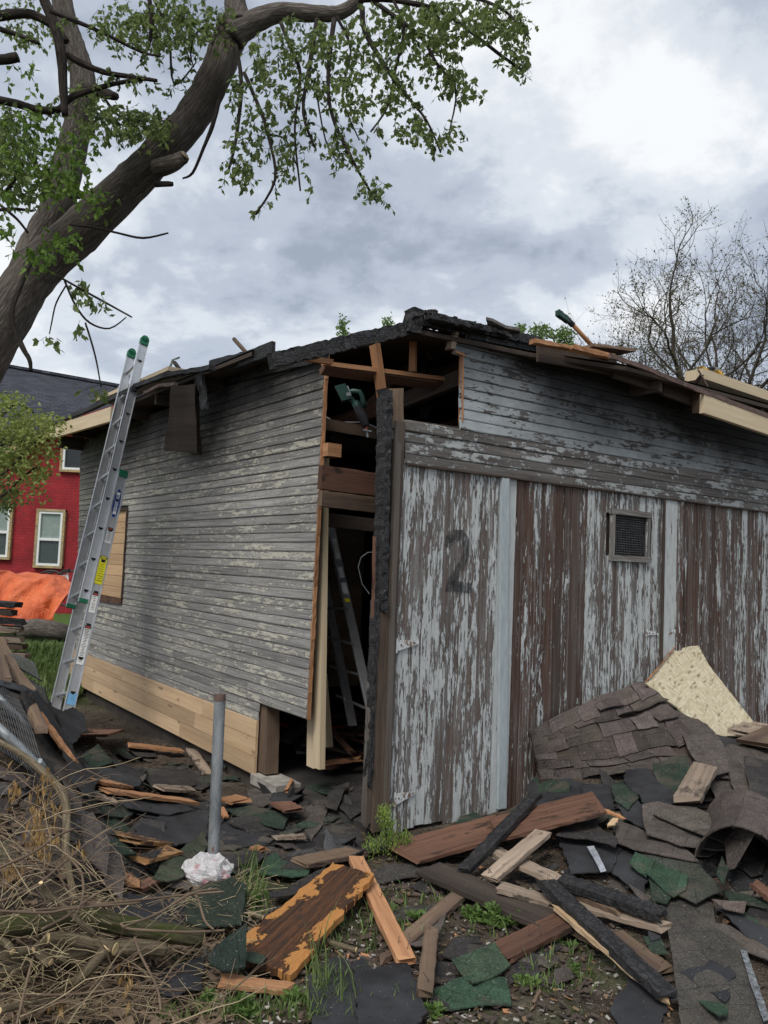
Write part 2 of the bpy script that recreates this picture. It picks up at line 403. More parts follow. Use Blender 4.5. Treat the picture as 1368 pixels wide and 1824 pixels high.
def shingle():
    s = NT('asphalt_shingle', .93, .2)
    sp = s.noise(s.uv, 170, 3, .75); mid = s.noise(s.uv, 11, 6, .65); big = s.noise(s.uv, 2.5, 3, .5)
    c = s.mix(1.0, s.oi.outputs['Color'], s._v(s.rng(sp, .3, .7, .25, 1.75)), 'MULTIPLY')
    c = s.mix(1.0, c, s._v(s.rng(mid, .3, .7, .65, 1.3)), 'MULTIPLY')
    fl = s.rng(s.noise(s.uv, 75, 3, .6), .62, .67); c = s.mix(s.math('MULTIPLY', fl, .4), c, (.27,.25,.23)); dk_ = s.rng(s.noise(s.uv, 26, 5, .7), .40, .34); c = s.mix(s.math('MULTIPLY', dk_, .6), c, (.012,.012,.012))
    bk = s.n('ShaderNodeTexBrick'); s.set(bk.inputs['Vector'], s.uv); bk.inputs['Scale'].default_value = 1; bk.inputs['Brick Width'].default_value = .24; bk.inputs['Row Height'].default_value = .13; bk.inputs['Mortar Size'].default_value = .0025; bk.inputs['Color1'].default_value = (.86,.86,.86,1); bk.inputs['Color2'].default_value = (1.1,1.1,1.1,1); bk.inputs['Mortar'].default_value = (.6,.6,.6,1); c = s.mix(1., c, bk.outputs[0], 'MULTIPLY')
    ad = s.rng(s.noise(s.uv, 4, 6, .66), .54, .62); c = s.mix(s.math('MULTIPLY', ad, .6), c, (.09,.075,.06))
    s.col(c); s.bump(s.math('ADD', sp, s.math('MULTIPLY', mid, 1.5)), .6, .004); return s.m
M['shingle'] = shingle()
def felt():
    s = NT('black_roofing_felt', .75, .35); a = s.noise(s.uv, 5, 6, .6); b = s.noise(s.uv, 60, 3, .6)
    c = s.mix(s.rng(a, .35, .65), (.014,.014,.016), (.04,.041,.045)); c = s.mix(s.rng(b, .66, .7), c, (.16,.15,.14))
    s.col(c); s.bump(s.math('ADD', a, s.math('MULTIPLY', b, .3)), .6, .01); return s.m
M['felt'] = felt()
def plain(name, c, rough=.6, metal=0, ns=8, amt=.25, bump=.15, spec=.4):
    s = NT(name, rough, spec); s.b.inputs['Metallic'].default_value = metal
    a = s.noise(s.uv, ns, 5, .6); s.col(s.mix(1.0, c, s._v(s.rng(a, .3, .7, 1-amt, 1+amt)), 'MULTIPLY')); s.bump(a, bump, .004); return s.m
M['alu'] = plain('brushed_aluminium', (.56,.57,.585), .38, .75, 14, .12)
M['galv'] = plain('dull_galvanised_steel', (.26,.28,.29), .55, .5, 16, .5)
M['wire'] = plain('weathered_wire', (.085,.085,.085), .6, .4, 16, .3)
def pipem():
    s = NT('stained_pipe', .55, .5); s.b.inputs['Metallic'].default_value = .45; a = s.noise(s.sc(s.uv, (5, 12)), 1, 7, .7, .8); b = s.noise(s.sc(s.uv, (9, 26)), 1, 6, .7)
    c = s.mix(s.rng(a, .35, .6), (.15,.165,.175), (.34,.36,.37)); c = s.mix(s.rng(b, .58, .66), c, (.20,.085,.05)); c = s.mix(s.rng(a, .64, .7), c, (.46,.47,.46)); s.col(c); s.bump(b, .3, .003); return s.m
M['pipe'] = pipem()
M['green_plastic'] = plain('green_plastic', (.01,.14,.07), .45)
M['black'] = plain('black_rubber', (.018,.018,.02), .6)
M['blackhole'] = plain('dark_hollow', (.008,.008,.009), .9)
M['white'] = plain('white_label', (.72,.72,.7), .5)
M['yellow'] = plain('yellow_label', (.75,.68,.02), .5)
M['navy'] = plain('navy_print', (.015,.045,.22), .4)
M['blue'] = plain('light_blue_label', (.18,.42,.68), .4)
M['red'] = plain('red_print', (.45,.06,.04), .5)
M['toolgreen'] = plain('dark_green_tool_plastic', (.015,.05,.04), .45)
M['toolyellow'] = plain('yellow_tool_plastic', (.72,.42,.02), .45)
M['rust'] = plain('rusty_drip_edge', (.13,.085,.07), .7, .2, 20, .5)
M['winwhite'] = plain('white_vinyl', (.7,.71,.7), .4, amt=.08)
M['trimyellow'] = wood('peeling_yellow_trim', (.26,.19,.12), (.42,.33,.2), paint=(.46,.34,.16), cov=.5, ps=(3,9))
M['concrete'] = plain('old_concrete', (.3,.28,.25), .9, 0, 9, .5, .5)
M['bark'] = None
def bark(name, c1, c2, moss=0):
    s = NT(name, .95, .15); q = s.sc(s.uv, (11, 42)); a = s.noise(q, 1, 8, .74, 1.2); v = s.vor(s.sc(s.uv, (5, 40)), 1)
    k = s.rng(v, -.12, .22); c = s.mix(s.math('MULTIPLY', s.rng(a, .3, .7), k), c1, c2); b = s.noise(s.pos, 2.5, 4, .6)
    c = s.mix(1.0, c, s._v(s.rng(b, .3, .7, .6, 1.3)), 'MULTIPLY')
    if moss: c = s.mix(s.math('MULTIPLY', s.rng(s.noise(s.uv, 12, 5, .6), .45, .6), moss), c, (.06,.075,.02))
    s.col(c); s.bump(s.math('ADD', a, s.math('MULTIPLY', k, .4)), 1.0, .02); return s.m
M['bark'] = bark('tree_bark', (.06,.051,.043), (.23,.20,.175))
M['barkthin'] = bark('dark_limb_bark', (.02,.017,.015), (.08,.066,.056))
M['barkcut'] = bark('cut_branch_bark', (.13,.10,.065), (.38,.31,.21), .15)
M['barkmoss'] = bark('mossy_bark', (.06,.055,.03), (.17,.15,.09), .8)
M['twig'] = plain('dead_twig', (.15,.105,.07), .9, 0, 3, .4)
M['twigpale'] = plain('pale_dead_stalk', (.30,.235,.145), .9, 0, 3, .3)
M['cutwood'] = plain('sawn_end_wood', (.62,.46,.24), .8, 0, 30, .2)
def leafm(name, c1, c2, tr=.35):
    s = NT(name, .55, .3); a = s.noise(s.pos, 3.5, 3, .5, W=0.0); b = s.noise(s.pos, 40, 2, .5, W=0.0)
    c = s.mix(s.rng(s.math('ADD', s.math('MULTIPLY', a, .6), s.math('MULTIPLY', b, .4)), .35, .65), c1, c2); s.col(c)
    t = s.n('ShaderNodeBsdfTranslucent'); s.set(t.inputs[0], c); mx = s.n('ShaderNodeMixShader'); mx.inputs[0].default_value = tr
    s.t.links.new(s.b.outputs[0], mx.inputs[1]); s.t.links.new(t.outputs[0], mx.inputs[2])
    o = s.t.nodes['Material Output']; s.t.links.new(mx.outputs[0], o.inputs[0]); return s.m
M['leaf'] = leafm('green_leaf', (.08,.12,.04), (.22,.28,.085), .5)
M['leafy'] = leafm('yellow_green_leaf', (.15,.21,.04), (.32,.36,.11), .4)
M['weed'] = leafm('bright_weed_leaf', (.08,.15,.035), (.19,.28,.08))
M['grass'] = leafm('grass_blade', (.07,.12,.03), (.20,.27,.09))
M['dry'] = leafm('dry_leaf', (.25,.14,.05), (.42,.28,.12), .2)
M['straw'] = leafm('straw', (.33,.26,.14), (.5,.42,.26), .15)
# ---------------------------------------------------------------- ground
def axis(segs):
    r = []
    for a, b, st in segs: r += list(np.arange(a, b, st))
    return np.array(r + [segs[-1][1]])
gx = axis([(-300,-60,40),(-60,-14,5),(-14,-5,.5),(-5,6.5,.045),(6.5,12,.5),(12,60,5),(60,300,40)])
gy = axis([(-40,-2,5),(-2,1.8,.5),(1.8,9.5,.045),(9.5,18,.4),(18,60,3),(60,700,60)])
X, Y = np.meshgrid(gx, gy); Z = hgt_np(X, Y)
near = ((X > -5) & (X < 6.5) & (Y > 1.8) & (Y < 9.5))
for i, j in zip(*np.nonzero(near)):
    Z[i, j] += mnoise.fractal(V((X[i, j]*5, Y[i, j]*5, 0)), 1, 2, 4) * .012
Z[~near] -= .02
nx, ny = len(gx), len(gy)
idx = np.arange(nx*ny).reshape(ny, nx)
faces = np.stack([idx[:-1,:-1], idx[:-1,1:], idx[1:,1:], idx[1:,:-1]], -1).reshape(-1, 4)
me = bpy.data.meshes.new('ground'); me.from_pydata(np.stack([X.ravel(), Y.ravel(), Z.ravel()], 1).tolist(), [], faces.tolist())
me.polygons.foreach_set('use_smooth', [True]*len(faces)); me.update()
s = NT('bare_soil', .95, .15)
a = s.noise(s.pos, 3, 6, .62, W=0.); b = s.noise(s.pos, 34, 4, .65, W=1.); k = s.noise(s.pos, 130, 2, .6, W=2.)
c = s.mix(s.rng(a, .35, .65), (.045,.033,.025), (.115,.092,.07)); c = s.mix(1., c, s._v(s.rng(b, .3, .7, .5, 1.5)), 'MULTIPLY')
c = s.mix(s.rng(k, .6, .66), c, (.26,.23,.19))
dd = s.sep(s.pos); far = s.rng(dd[1], 9.0, 11.0); gr = s.mix(b, (.04,.085,.018), (.12,.19,.05)); c = s.mix(far, c, gr)
gm = s.math('MULTIPLY', s.rng(s.noise(s.pos, 1.7, 4, .6, W=5.), .52, .6), s.rng(dd[1], 5, 4.2)); c = s.mix(s.math('MULTIPLY', gm, .25), c, gr)
s.col(c); s.bump(s.math('ADD', b, k), .9, .02); me.materials.append(s.m)
g_ = bpy.data.objects.new('ground', me); COL.objects.link(g_); g_['kind'] = 'structure'
# ---------------------------------------------------------------- garage
gar = thing('garage', 'fire-damaged grey clapboard garage with peeling plank doors and an opened corner', 'garage', C0 + dL*3 + dR*3)
def lin(a, b):            # line through (z, t) pairs -> t(z)
    return lambda z: a[0] + (b[0]-a[0]) * (z-a[1]) / (b[1]-a[1])
# -- left wall siding
near_e = lin(onL(581,640), onL(548,1282)); far_e = lin(onL(145,790), onL(136,1165))
zt = onL(580,630)[1]; zb_near = onL(548,1282)[1]; t_step = onL(463,1260)[0]
zb = onL(460,1283)[1]; CS = .0665
wt0 = onL(225,988)[0]; wt1 = wt0 + 1.25; wz1 = onL(225,910)[1]; wz0 = onL(219,1066)[1]
def siding(wall, t0a, t0b, t1, z0, z1, mat_, name='siding_board', seg=.22, col=None):
    """one drop-siding course with lipped lower edge; t0a at z0, t0b at z1"""
    Wp, n = (Lp, nL) if wall == 'L' else (Rp, nR)
    k = max(2, int((t1-t0a)/seg)); mb = MB(); u0 = rnd.random()*20
    prof = [(0,.002),(.0,.011),(.10,.0135),(.90,.0085),(1.0,.002)]
    wav = [rnd.uniform(-.0011,.0011) for _ in range(k+1)]; vs = []
    out2 = rnd.uniform(-.002,.003)
    for i in range(k+1):
        for (fz, o) in prof:
            t0 = t0a + (t0b-t0a)*fz; t = t0 + (t1-t0)*i/k
            if i == 0: t += rnd.uniform(-.004,.006)
            z = z0 + (z1-z0)*fz + wav[i]*(1 if fz < .5 else .5)
            vs.append(Wp(t, z, o + out2 + (rnd.uniform(-.0012,.0012) if o > .004 else 0)))
    fs = []; uvs = []; p = len(prof); pv = [0,.016,.024,.06,.07]
    for i in range(k):
        for j in range(p-1):
            f = (i*p+j, (i+1)*p+j, (i+1)*p+j+1, i*p+j+1); tt = [(t0a+(t1-t0a)*q/k) + u0 for q in (i, i+1, i+1, i)]
            zz_ = [pv[j], pv[j], pv[j+1], pv[j+1]]
            if wall == 'L': f = f[::-1]; tt = tt[::-1]; zz_ = zz_[::-1]
            fs.append(f); uvs.append(list(zip(tt, zz_)))
    for e in (tuple(range(p)), tuple(range(k*p, k*p+p))): fs.append(e); uvs.append([(u0, pv[q % p]) for q in e])
    mb.add(vs, fs, uvs)
    return mb.obj(name, mat_, gar, color=col)
z = zb
ci = 0
while z < 3.12:
    z1 = z + CS; ta, tb_ = near_e(z), near_e(z1)
    if z < zb_near - .01: ta = tb_ = t_step
    if z1 > zt: ta = tb_ = max(ta, onL(495,650)[0] - .35*max(0, (3.2-z)/.2))
    t1 = far_e(z) + rnd.uniform(-.01, .01)
    spans = [(ta, tb_, t1)]
    if z1 > wz0 and z < wz1: spans = [(ta, tb_, wt0), (wt1, wt1, t1)]
    for (a_, b_, e_) in spans:
        cuts = [a_]; q = a_ + rnd.uniform(.5, 2.6)
        while q < e_ - .5: cuts.append(q); q += rnd.uniform(1.2, 3.2)
        cuts.append(e_)
        for i in range(len(cuts)-1):
            siding('L', cuts[i]+(.002 if i else 0), (b_ if i == 0 else cuts[i]+.002), cuts[i+1]-.002, z, z1, M['sidingL'])
    z = z1; ci += 1
def wall_quad(wall, t0, t1, z0, z1, o, th, name, mat_):
    Wp, n = (Lp, nL) if wall == 'L' else (Rp, nR); d = dL if wall == 'L' else dR
    mb = MB(); mb.box(Wp((t0+t1)/2, (z0+z1)/2, o - th/2), d*((t1-t0)/2), ZV*((z1-z0)/2), n*(th/2)); return mb.obj(name, mat_, gar)
tf = far_e(1.5)
# sheathing and frame behind the siding
def poly_wall(wall, pts, o, th, name, mat_):
    Wp, n = (Lp, nL) if wall == 'L' else (Rp, nR)
    mb = MB(); mb.prism([Wp(t, zz_, o) for t, zz_ in pts], -n*th); return mb.obj(name, mat_, gar)
poly_wall('L', [(near_e(zb_near)+.02, zb_near+.01), (near_e(zt)+.02, zt-.01), (1.3, 3.12), (tf+.02, 3.12), (tf+.02, .25), (t_step+.02, zb-.4), (t_step+.02, zb_near)], -.004, .02, 'wall_sheathing', M['darkwood'])
# raw sawn edge along the cut
zz0, zz1 = zb_near, zt; n_ = 14
for i in range(n_):
    a0 = zz0 + (zz1-zz0)*i/n_; a1 = zz0 + (zz1-zz0)*(i+1)/n_
    if rnd.random() < .12: continue
    mb = MB(); ww = rnd.uniform(.003,.008)
    mb.beam(Lp(near_e(a0)-ww*.3, a0, -.006), Lp(near_e(a1)-ww*.3, a1, -.006), dL*ww, nL*.014, 4, .002)
    mb.obj('raw_cut_edge', M['orange'], gar)
# new base planks
pz0 = onL(456,1380)[1]; ph = (zb - pz0)/3; pt0 = onL(459,1340)[0]
for r in range(3):
    q = pt0; e_ = tf + .03; first = True
    while q < e_ - .2:
        q2 = min(e_, q + (rnd.uniform(.7,1.6) if first else rnd.uniform(2.0,3.0)))
        if e_ - q2 < .5: q2 = e_
        mb = MB(); mb.beam(Lp(q+.001, pz0+ph*(r+.5), .012), Lp(q2-.001, pz0+ph*(r+.5), .012), ZV*(ph/2-.0018), nL*.010, max(2, int((q2-q)/.3)), .0006)
        mb.obj('base_plank', M['newwood'], gar); q = q2; first = False
poly_wall('L', [(pt0+.02, pz0+.01), (pt0+.02, zb), (tf, zb), (tf, pz0+.01)], -.002, .02, 'base_sheathing', M['darkwood'])
# stone / soil plinth under the planks
wall_quad('L', t_step-.1, tf, -.3, pz0-.004, -.03, .15, 'plinth', plain('dark_earthy_stone', (.05,.042,.035), .95, 0, 6, .5, 1.))
# boarded window
nb = 8; wh = (wz1-wz0)/nb
for i in range(nb):
    mb = MB(); mb.beam(Lp(wt0+.005, wz0+wh*(i+.5), .004), Lp(wt1-.01, wz0+wh*(i+.5), .004), ZV*(wh/2-.0018), nL*.008, 2, .0006); mb.obj('window_board', M['newplank'], gar)
mb = MB(); mb.beam(Lp(wt0-.01, wz0-.035, .014), Lp(wt1+.05, wz0-.035, .014), ZV*.03, nL*.02, 6, .003); mb.obj('window_sill', M['redwood'], gar)
mb = MB(); mb.beam(Lp(wt0-.012, wz0, .018), Lp(wt0-.012, wz1+.02, .018), dL*.010, nL*.014, 6, .002); mb.beam(Lp(wt0-.02, wz1+.012, .018), Lp(wt1, wz1+.012, .018), ZV*.010, nL*.014, 4, .002); mb.obj('window_trim', M['darkwood'], gar)
# end post, sill, studs and block at the cut corner
def vpost(p0, p1, w1, w2, name, mat_, nseg=6, jit=.002, endj=0, d1=dL, d2=nL, color=None):
    mb = MB(); mb.beam(p0, p1, d1*(w1/2), d2*(w2/2), nseg, jit, endj); return mb.obj(name, mat_, gar, color)
vpost(LP(477,1375,-.07), LP(480,1250,-.07), .13, .11, 'cut_stud', M['brown'])
mb = MB(); mb.box(LP(490,1395,-.06), dL*.2, nL*.10, ZV*.035); mb.obj('sill_beam', M['concrete'], gar)
p0, p1 = LP(568,1368,-.10), LP(576,815,-.10)
vpost(p0, p1, .045, .09, 'new_stud', M['palewood'], 3, .0005, d1=dR, d2=nR)
vpost(LP(556,1366,-.13), LP(565,815,-.16), .10, .035, 'new_stud', M['palewood'], 3, .0005, d1=dL, d2=nL)
vpost(LP(586,1330,-.4), LP(575,1200,-.25), .05, .04, 'brace', M['palewood'], 2, .0005, d1=dR, d2=nR)
a_, b_ = onL(586,802,-.05); mb = MB(); mb.box(LP(588,803,-.06), dR*.055, nR*.06, ZV*.045); mb.obj('beam_stub', M['orange'], gar)
# -- charred corner post
pc = onR(668,1470)[0]; w_post = .115
def RPp(x, y, o): return RP(x, y, o)
vpost(RP(669,1474,-.02), RP(686,1080,-.02), .13, .10, 'corner_post', M['post'], 10, .004, .01, dR, nR)
vpost(RP(691,1080,-.02), RP(706,752,-.02), .075, .10, 'corner_post', M['post'], 8, .003, .0, dR, nR)
vpost(RP(652,1470,.0), RP(670,1075,.0), .045, .05, 'split_post_edge', M['post'], 10, .005, .03, dR, nR)
vpost(RP(686,1474,.035), RP(709,790,.03), .035, .03, 'door_jamb', M['post'], 10, .002, .01, dR, nR)
vpost(RP(655,1400,.012), RP(668,1070,.012), .024, .06, 'charred_post_face', M['char'], 30, .005, .03, dR, nR)
vpost(RP(677,1085,.0), RP(685,715,.0), .044, .10, 'charred_post_face', M['char'], 40, .006, .02, dR, nR)
vpost(RP(664,1100,.01), RP(667,960,.01), .008, .02, 'raw_split_edge', M['redwood'], 8, .004, .03, dR, nR)
vpost(RP(700,765,-.03), RP(700,693,-.03), .105, .09, 'post_stub', M['brown'], 4, .003, .01, dR, nR)
vpost(RP(685,740,-.0), RP(685,697,-.0), .045, .11, 'charred_post_face', M['char'], 5, .008, .015, dR, nR)
# -- right wall siding over the doors
TR = 7.4
zdoor = onR(720,826)[1]; tl2 = onR(720,800)[0]; tl1 = onR(690,760)[0]; tcut = onR(818,700)[0]; tcut2 = onR(808,605)[0]; z_a = onR(690,738)[1]; z_cut2 = onR(820,628)[1]
z_tr = 3.23; ncr = int(round((z_tr - zdoor)/.0685)); cs = (z_tr-zdoor)/ncr
for r in range(ncr):
    z = zdoor + cs*r; z1 = z + cs; zm = (z+z1)/2
    if zm > z_cut2: ta = tcut2 + rnd.uniform(-.008,.02)
    elif zm > z_a: ta = tcut + rnd.uniform(-.008,.01)
    elif zm > zdoor + (z_a-zdoor)*.52: ta = tl1
    else: ta = tl2
    cuts = [ta]; q = ta + rnd.uniform(2.2, 4.5)
    while q < TR-.8: cuts.append(q); q += rnd.uniform(2, 4)
    cuts.append(TR)
    mt = M['sidingH'] if zm < z_a else M['sidingR']
    for i in range(len(cuts)-1): siding('R', cuts[i]+(.002 if i else 0), cuts[i]+(.002 if i else 0), cuts[i+1]-.002, z, z1, mt)
poly_wall('R', [(tl2+.03, zdoor), (tl2+.03, z_a-.01), (tcut+.02, z_a), (tcut+.02, z_cut2), (tcut2+.03, z_cut2), (tcut2+.03, z_tr), (TR, z_tr), (TR, zdoor)], -.004, .02, 'wall_sheathing', M['darkwood'])
mb = MB(); mb.beam(RP(821,752,.0), RP(822,628,.0), dR*.005, nR*.018, 8, .003); mb.obj('raw_cut_edge', M['orange'], gar)
mb = MB(); mb.beam(RP(802,622,-.0), RP(808,592,.0), dR*.02, nR*.03, 4, .004); mb.obj('raw_beam_end', M['greyplank'], gar)
mb = MB(); mb.beam(RP(808,627,.004), RP(826,634,.004), ZV*.006, nR*.02, 3, .003); mb.obj('raw_cut_edge', M['orange'], gar)
# drip lip over the doors
mb = MB(); mb.beam(Rp(tl2, zdoor-.004, .02), Rp(TR, zdoor-.004, .02), ZV*.006, nR*.02, 30, .002); mb.obj('door_head_lip', M['darkwood'], gar)
# -- plank doors
def tx(x, y=1000): return onR(x, y)[0]
regions = [(tx(697),tx(889),(.44,.45)),(tx(889),tx(907),(1,0)),(tx(907),tx(1047),(.27,1.0)),(tx(1047),tx(1068),(.45,.2)),(tx(1068),tx(1175),(.52,.5)),
           (tx(1175),tx(1205),(.68,.3)),(tx(1205),tx(1292),(.27,1.05)),(tx(1292),tx(1368),(.42,.85)),(tx(1368),TR,(.45,.6))]
vt0, vz1 = onR(1087,914); vt1, vz0 = onR(1148,994)
t = regions[0][0]
while t < TR-.05:
    wdt = rnd.choice([.078,.082,.086]) if not tx(1047) < t < tx(1068) else .07
    reg = [r for r in regions if r[0]-1e-4 <= t + wdt*.5 < r[1]]
    cv, br = reg[0][2] if reg else (.4,.6)
    c_ = (min(1, max(.05, cv + .09 + rnd.uniform(-.14,.14))), max(0, br + rnd.uniform(-.25,.2)), 0, 1)
    zbot = .015 + rnd.uniform(-.015,.02) + max(0, (t-1.0))*.012
    ztop = zdoor - .008
    spans = [(zbot, ztop)]
    if t + wdt > vt0+.01 and t < vt1-.01: spans = [(zbot, vz0), (vz1, ztop)]
    off = .006 + rnd.uniform(-.002,.002)
    if tx(1175) < t < tx(1205): off += .012
    off += rnd.uniform(-.003,.003)
    for (a0, a1) in spans:
        mb = MB(); mb.beam(Rp(t+wdt/2, a0, off), Rp(t+wdt/2, a1, off), dR*(wdt/2-.0016), nR*.009, 10, .0009, .0)
        mb.obj('door_board', M['door'], gar, color=c_)
    t += wdt
wall_quad('R', regions[0][0]+.02, TR, .03, zdoor, -.012, .02, 'door_backing', M['darkwood'])
mb = MB(); mb.beam(RP(893,1440,.028), RP(899,850,.028), dR*.036, nR*.012, 14, .0012); mb.obj('door_batten', M['batten'], gar)
mb = MB(); mb.beam(Rp(tx(1176), .1, .03), Rp(tx(1176), zdoor-.02, .03), dR*.009, nR*.008, 14, .0015); mb.obj('door_stop', M['darkwood'], gar)
# tiny louvred vent
vent = [(vt0-.02, vt0+.015), (vt1-.015, vt1+.02)]
for (a0, a1) in vent:
    mb = MB(); mb.beam(Rp((a0+a1)/2, vz0-.03, .026), Rp((a0+a1)/2, vz1+.03, .026), dR*((a1-a0)/2), nR*.014, 6, .002); mb.obj('vent_frame', M['door'], gar, color=(.38,.1,0,1))
for zc in (vz0-.015, vz1+.015):
    mb = MB(); mb.beam(Rp(vt0-.03, zc, .028), Rp(vt1+.03, zc, .028), ZV*.022, nR*.015, 6, .003); mb.obj('vent_frame', M['door'], gar, color=(.38,.1,0,1))
mb = MB(); mb.box(Rp((vt0+vt1)/2, (vz0+vz1)/2, -.003), dR*((vt1-vt0)/2), ZV*((vz1-vz0)/2), nR*.003); mb.obj('vent_back', M['blackhole'], gar)
mb = MB()
for i in range(18):
    zc = vz0 + (vz1-vz0)*(i+.5)/18
    mb.beam(Rp(vt0+.01, zc, .012), Rp(vt1-.012, zc, .012), ZV*.0022, nR*.003, 6, .0008)
for i in range(22):
    tc_ = vt0 + (vt1-vt0)*(i+.5)/22
    mb.beam(Rp(tc_, vz0+.005, .010), Rp(tc_, vz1-.005, .010), dR*.0016, nR*.002, 6, .0006)
tag(mb.obj('vent_mesh', M['wire'], gar), kind='stuff')
# strap hinges, white paint
def hinge(x0, y0, x1, y1, wide, col=(.7,.72,.72)):
    a, b = RP(x0, y0, .022), RP(x1, y1, .022); d = (b-a).normalized(); u = d.cross(nR).normalized()
    mb = MB(); mb.prism([a+u*wide, a-u*wide, b-u*wide*.35, b+d*.01, b+u*wide*.35], nR*.004)
    mb.tube([a-ZV*wide*1.3+nR*.004, a+ZV*wide*1.3+nR*.004], .007, 6)
    h = mb.obj('strap_hinge', hm, gar)
    for k in (.2,.5,.8):
        q = a.lerp(b, k)+nR*.005; m2 = MB(); m2.tube([q, q+nR*.003], .006, 6); m2.obj('screw_head', M['rust'], h)
hm = wood('chipped_white_hinge_paint', (.2,.14,.1), (.3,.2,.15), paint=(.66,.68,.68), cov=.62, ps=(30,30))
hinge(706,1150,744,1144,.035); hinge(703,1424,735,1413,.035); hinge(1152,1127,1172,1130,.02); hinge(1209,1122,1188,1130,.02)
for y_ in (1060,):
    mb = MB(); mb.beam(RP(1171,y_,.026), RP(1171,y_-22,.026), dR*.01, nR*.004, 2); 
# painted figure 2, sooty strokes on the door
pm = NT('smudged_soot_paint', .9, .1); a = pm.noise(pm.uv, 26, 5, .7); tr = pm.n('ShaderNodeBsdfTransparent'); mx = pm.n('ShaderNodeMixShader')
pm.col((.045,.047,.05)); pm.set(mx.inputs[0], pm.rng(a, .38, .62, .15, .85)); pm.t.links.new(tr.outputs[0], mx.inputs[1]); pm.t.links.new(pm.b.outputs[0], mx.inputs[2]); pm.t.links.new(mx.outputs[0], pm.t.nodes['Material Output'].inputs[0])
pts = [(797,975),(800,960),(810,952),(822,953),(830,963),(831,980),(826,1000),(815,1020),(803,1036),(797,1046),(812,1044),(826,1046),(840,1048)]
q = [RP(x, y, .021) for x, y in pts]; mb = MB(); vs = []; uvs = []; fs = []
for i, p in enumerate(q):
    d = (q[min(i+1, len(q)-1)]-q[max(i-1, 0)]).normalized(); u = d.cross(nR).normalized()*(.030+rnd.uniform(-.003,.006)); vs += [p+u, p-u]
for i in range(len(q)-1): fs.append((2*i, 2*i+1, 2*i+3, 2*i+2)); uvs.append([(i*.05,0),(i*.05,.05),(i*.05+.05,.05),(i*.05+.05,0)])
mb.add(vs, fs, uvs); mb.obj('painted_figure_two', pm.m, gar)
# -- roof deck
EO = .32
eL = [Lp(7.0, 3.2, EO), Lp(1.25, 3.2, .02+EO*.6)]
bA, bB = LP(484,640,0), RP(735,575,0)
rim = [Lp(6.75, 3.2, EO), Lp(1.30, 3.2, EO*.8), V((bA.x, bA.y, 3.2)), V((bB.x, bB.y, 3.2)), Rp(1.2, 3.2, .1), Rp(2.0, 3.2, EO), Rp(TR+.4, 3.2, EO)]
back = Lp(6.75, 3.2, 0) + dR*(TR+.4)
rim.append(V((back.x, back.y, 3.2)))
apex = sum(rim, V((0,0,0)))/len(rim) + ZV*.28
mb = MB(); n_ = len(rim); vs = rim + [apex] + [p-ZV*.03 for p in rim] + [apex-ZV*.03]
fs = [(i, (i+1)%n_, n_) for i in range(n_)] + [((i+1)%n_+n_+1, i+n_+1, 2*n_+1) for i in range(n_)] + [((i+1)%n_, i, i+n_+1, (i+1)%n_+n_+1) for i in range(n_)]
mb.add(vs, fs); mb.obj('roof_deck', M['darkwood'], gar)
mb = MB(); off = ZV*.012
rim2 = [p + ZV*.014 for p in rim]; apex2 = apex + ZV*.03
mb.add(rim2+[apex2], [(i, (i+1)%n_, n_) for i in range(n_)]); mb.obj('roof_covering', M['felt'], gar)
# back walls close the room
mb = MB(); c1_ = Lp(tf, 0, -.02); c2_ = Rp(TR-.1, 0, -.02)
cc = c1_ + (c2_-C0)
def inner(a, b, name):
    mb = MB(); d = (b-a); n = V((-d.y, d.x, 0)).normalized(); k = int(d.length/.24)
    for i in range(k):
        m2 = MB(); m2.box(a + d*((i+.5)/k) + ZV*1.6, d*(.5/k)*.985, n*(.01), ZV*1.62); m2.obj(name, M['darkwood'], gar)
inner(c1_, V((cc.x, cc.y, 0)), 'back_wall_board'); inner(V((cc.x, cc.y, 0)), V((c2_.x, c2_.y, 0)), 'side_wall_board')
# floor
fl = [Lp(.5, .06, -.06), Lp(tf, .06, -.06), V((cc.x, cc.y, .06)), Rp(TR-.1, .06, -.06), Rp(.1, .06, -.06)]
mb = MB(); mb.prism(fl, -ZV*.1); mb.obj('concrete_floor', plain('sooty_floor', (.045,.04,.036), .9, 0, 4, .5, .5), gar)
# rafters under the deck (dark) and visible framing
for i in range(9):
    a = Rp(1.0+i*.72, 3.135, EO-.03 if i > 1 else 0); b = a - nR*5.2
    mb = MB(); mb.beam(a, b, ZV*.045, dR*.022, 3, .002); mb.obj('rafter', M['darkwood'], gar)
for i in range(5):
    a = Lp(2.3+i*.95, 3.12, EO-.04); b = a - nL*2.0
    mb = MB(); mb.beam(a, b, ZV*.045, dL*.022, 3, .002); mb.obj('rafter', M['darkwood'], gar)
def lnR(x0, y0, x1, y1, o0, o1, h, th, name, mat_, nseg=6, jit=.002, wv=None, tv=None, endj=.003):
    mb = MB(); a, b = RP(x0, y0, o0), RP(x1, y1, o1); d = (b-a).normalized()
    w_ = wv or (ZV - d*d.z).normalized(); t_ = tv or d.cross(w_).normalized()
    mb.beam(a, b, w_*(h/2), t_*(th/2), nseg, jit, endj); return mb.obj(name, mat_, gar)
lnR(482,643,736,583,-.05,-.02,.085,.08,'charred_rim_beam',M['char'],40,.007)          # set on the diagonal
lnR(575,656,800,687,-.28,-.28,.085,.045,'ceiling_joist',M['redwood'],6,.001, wv=(ZV*.5-nR*.0+nR*.86).normalized(), tv=(ZV*.86-nR*.5).normalized())
lnR(575,647,796,676,-.235,-.235,.028,.03,'joist_edge',M['orange'],6,.001)  # lighter strip paints the skylight caught along the brown joist's upper edge
lnR(665,598,683,722,-.22,-.24,.045,.06,'hanging_stud',M['orange'],4,.001)
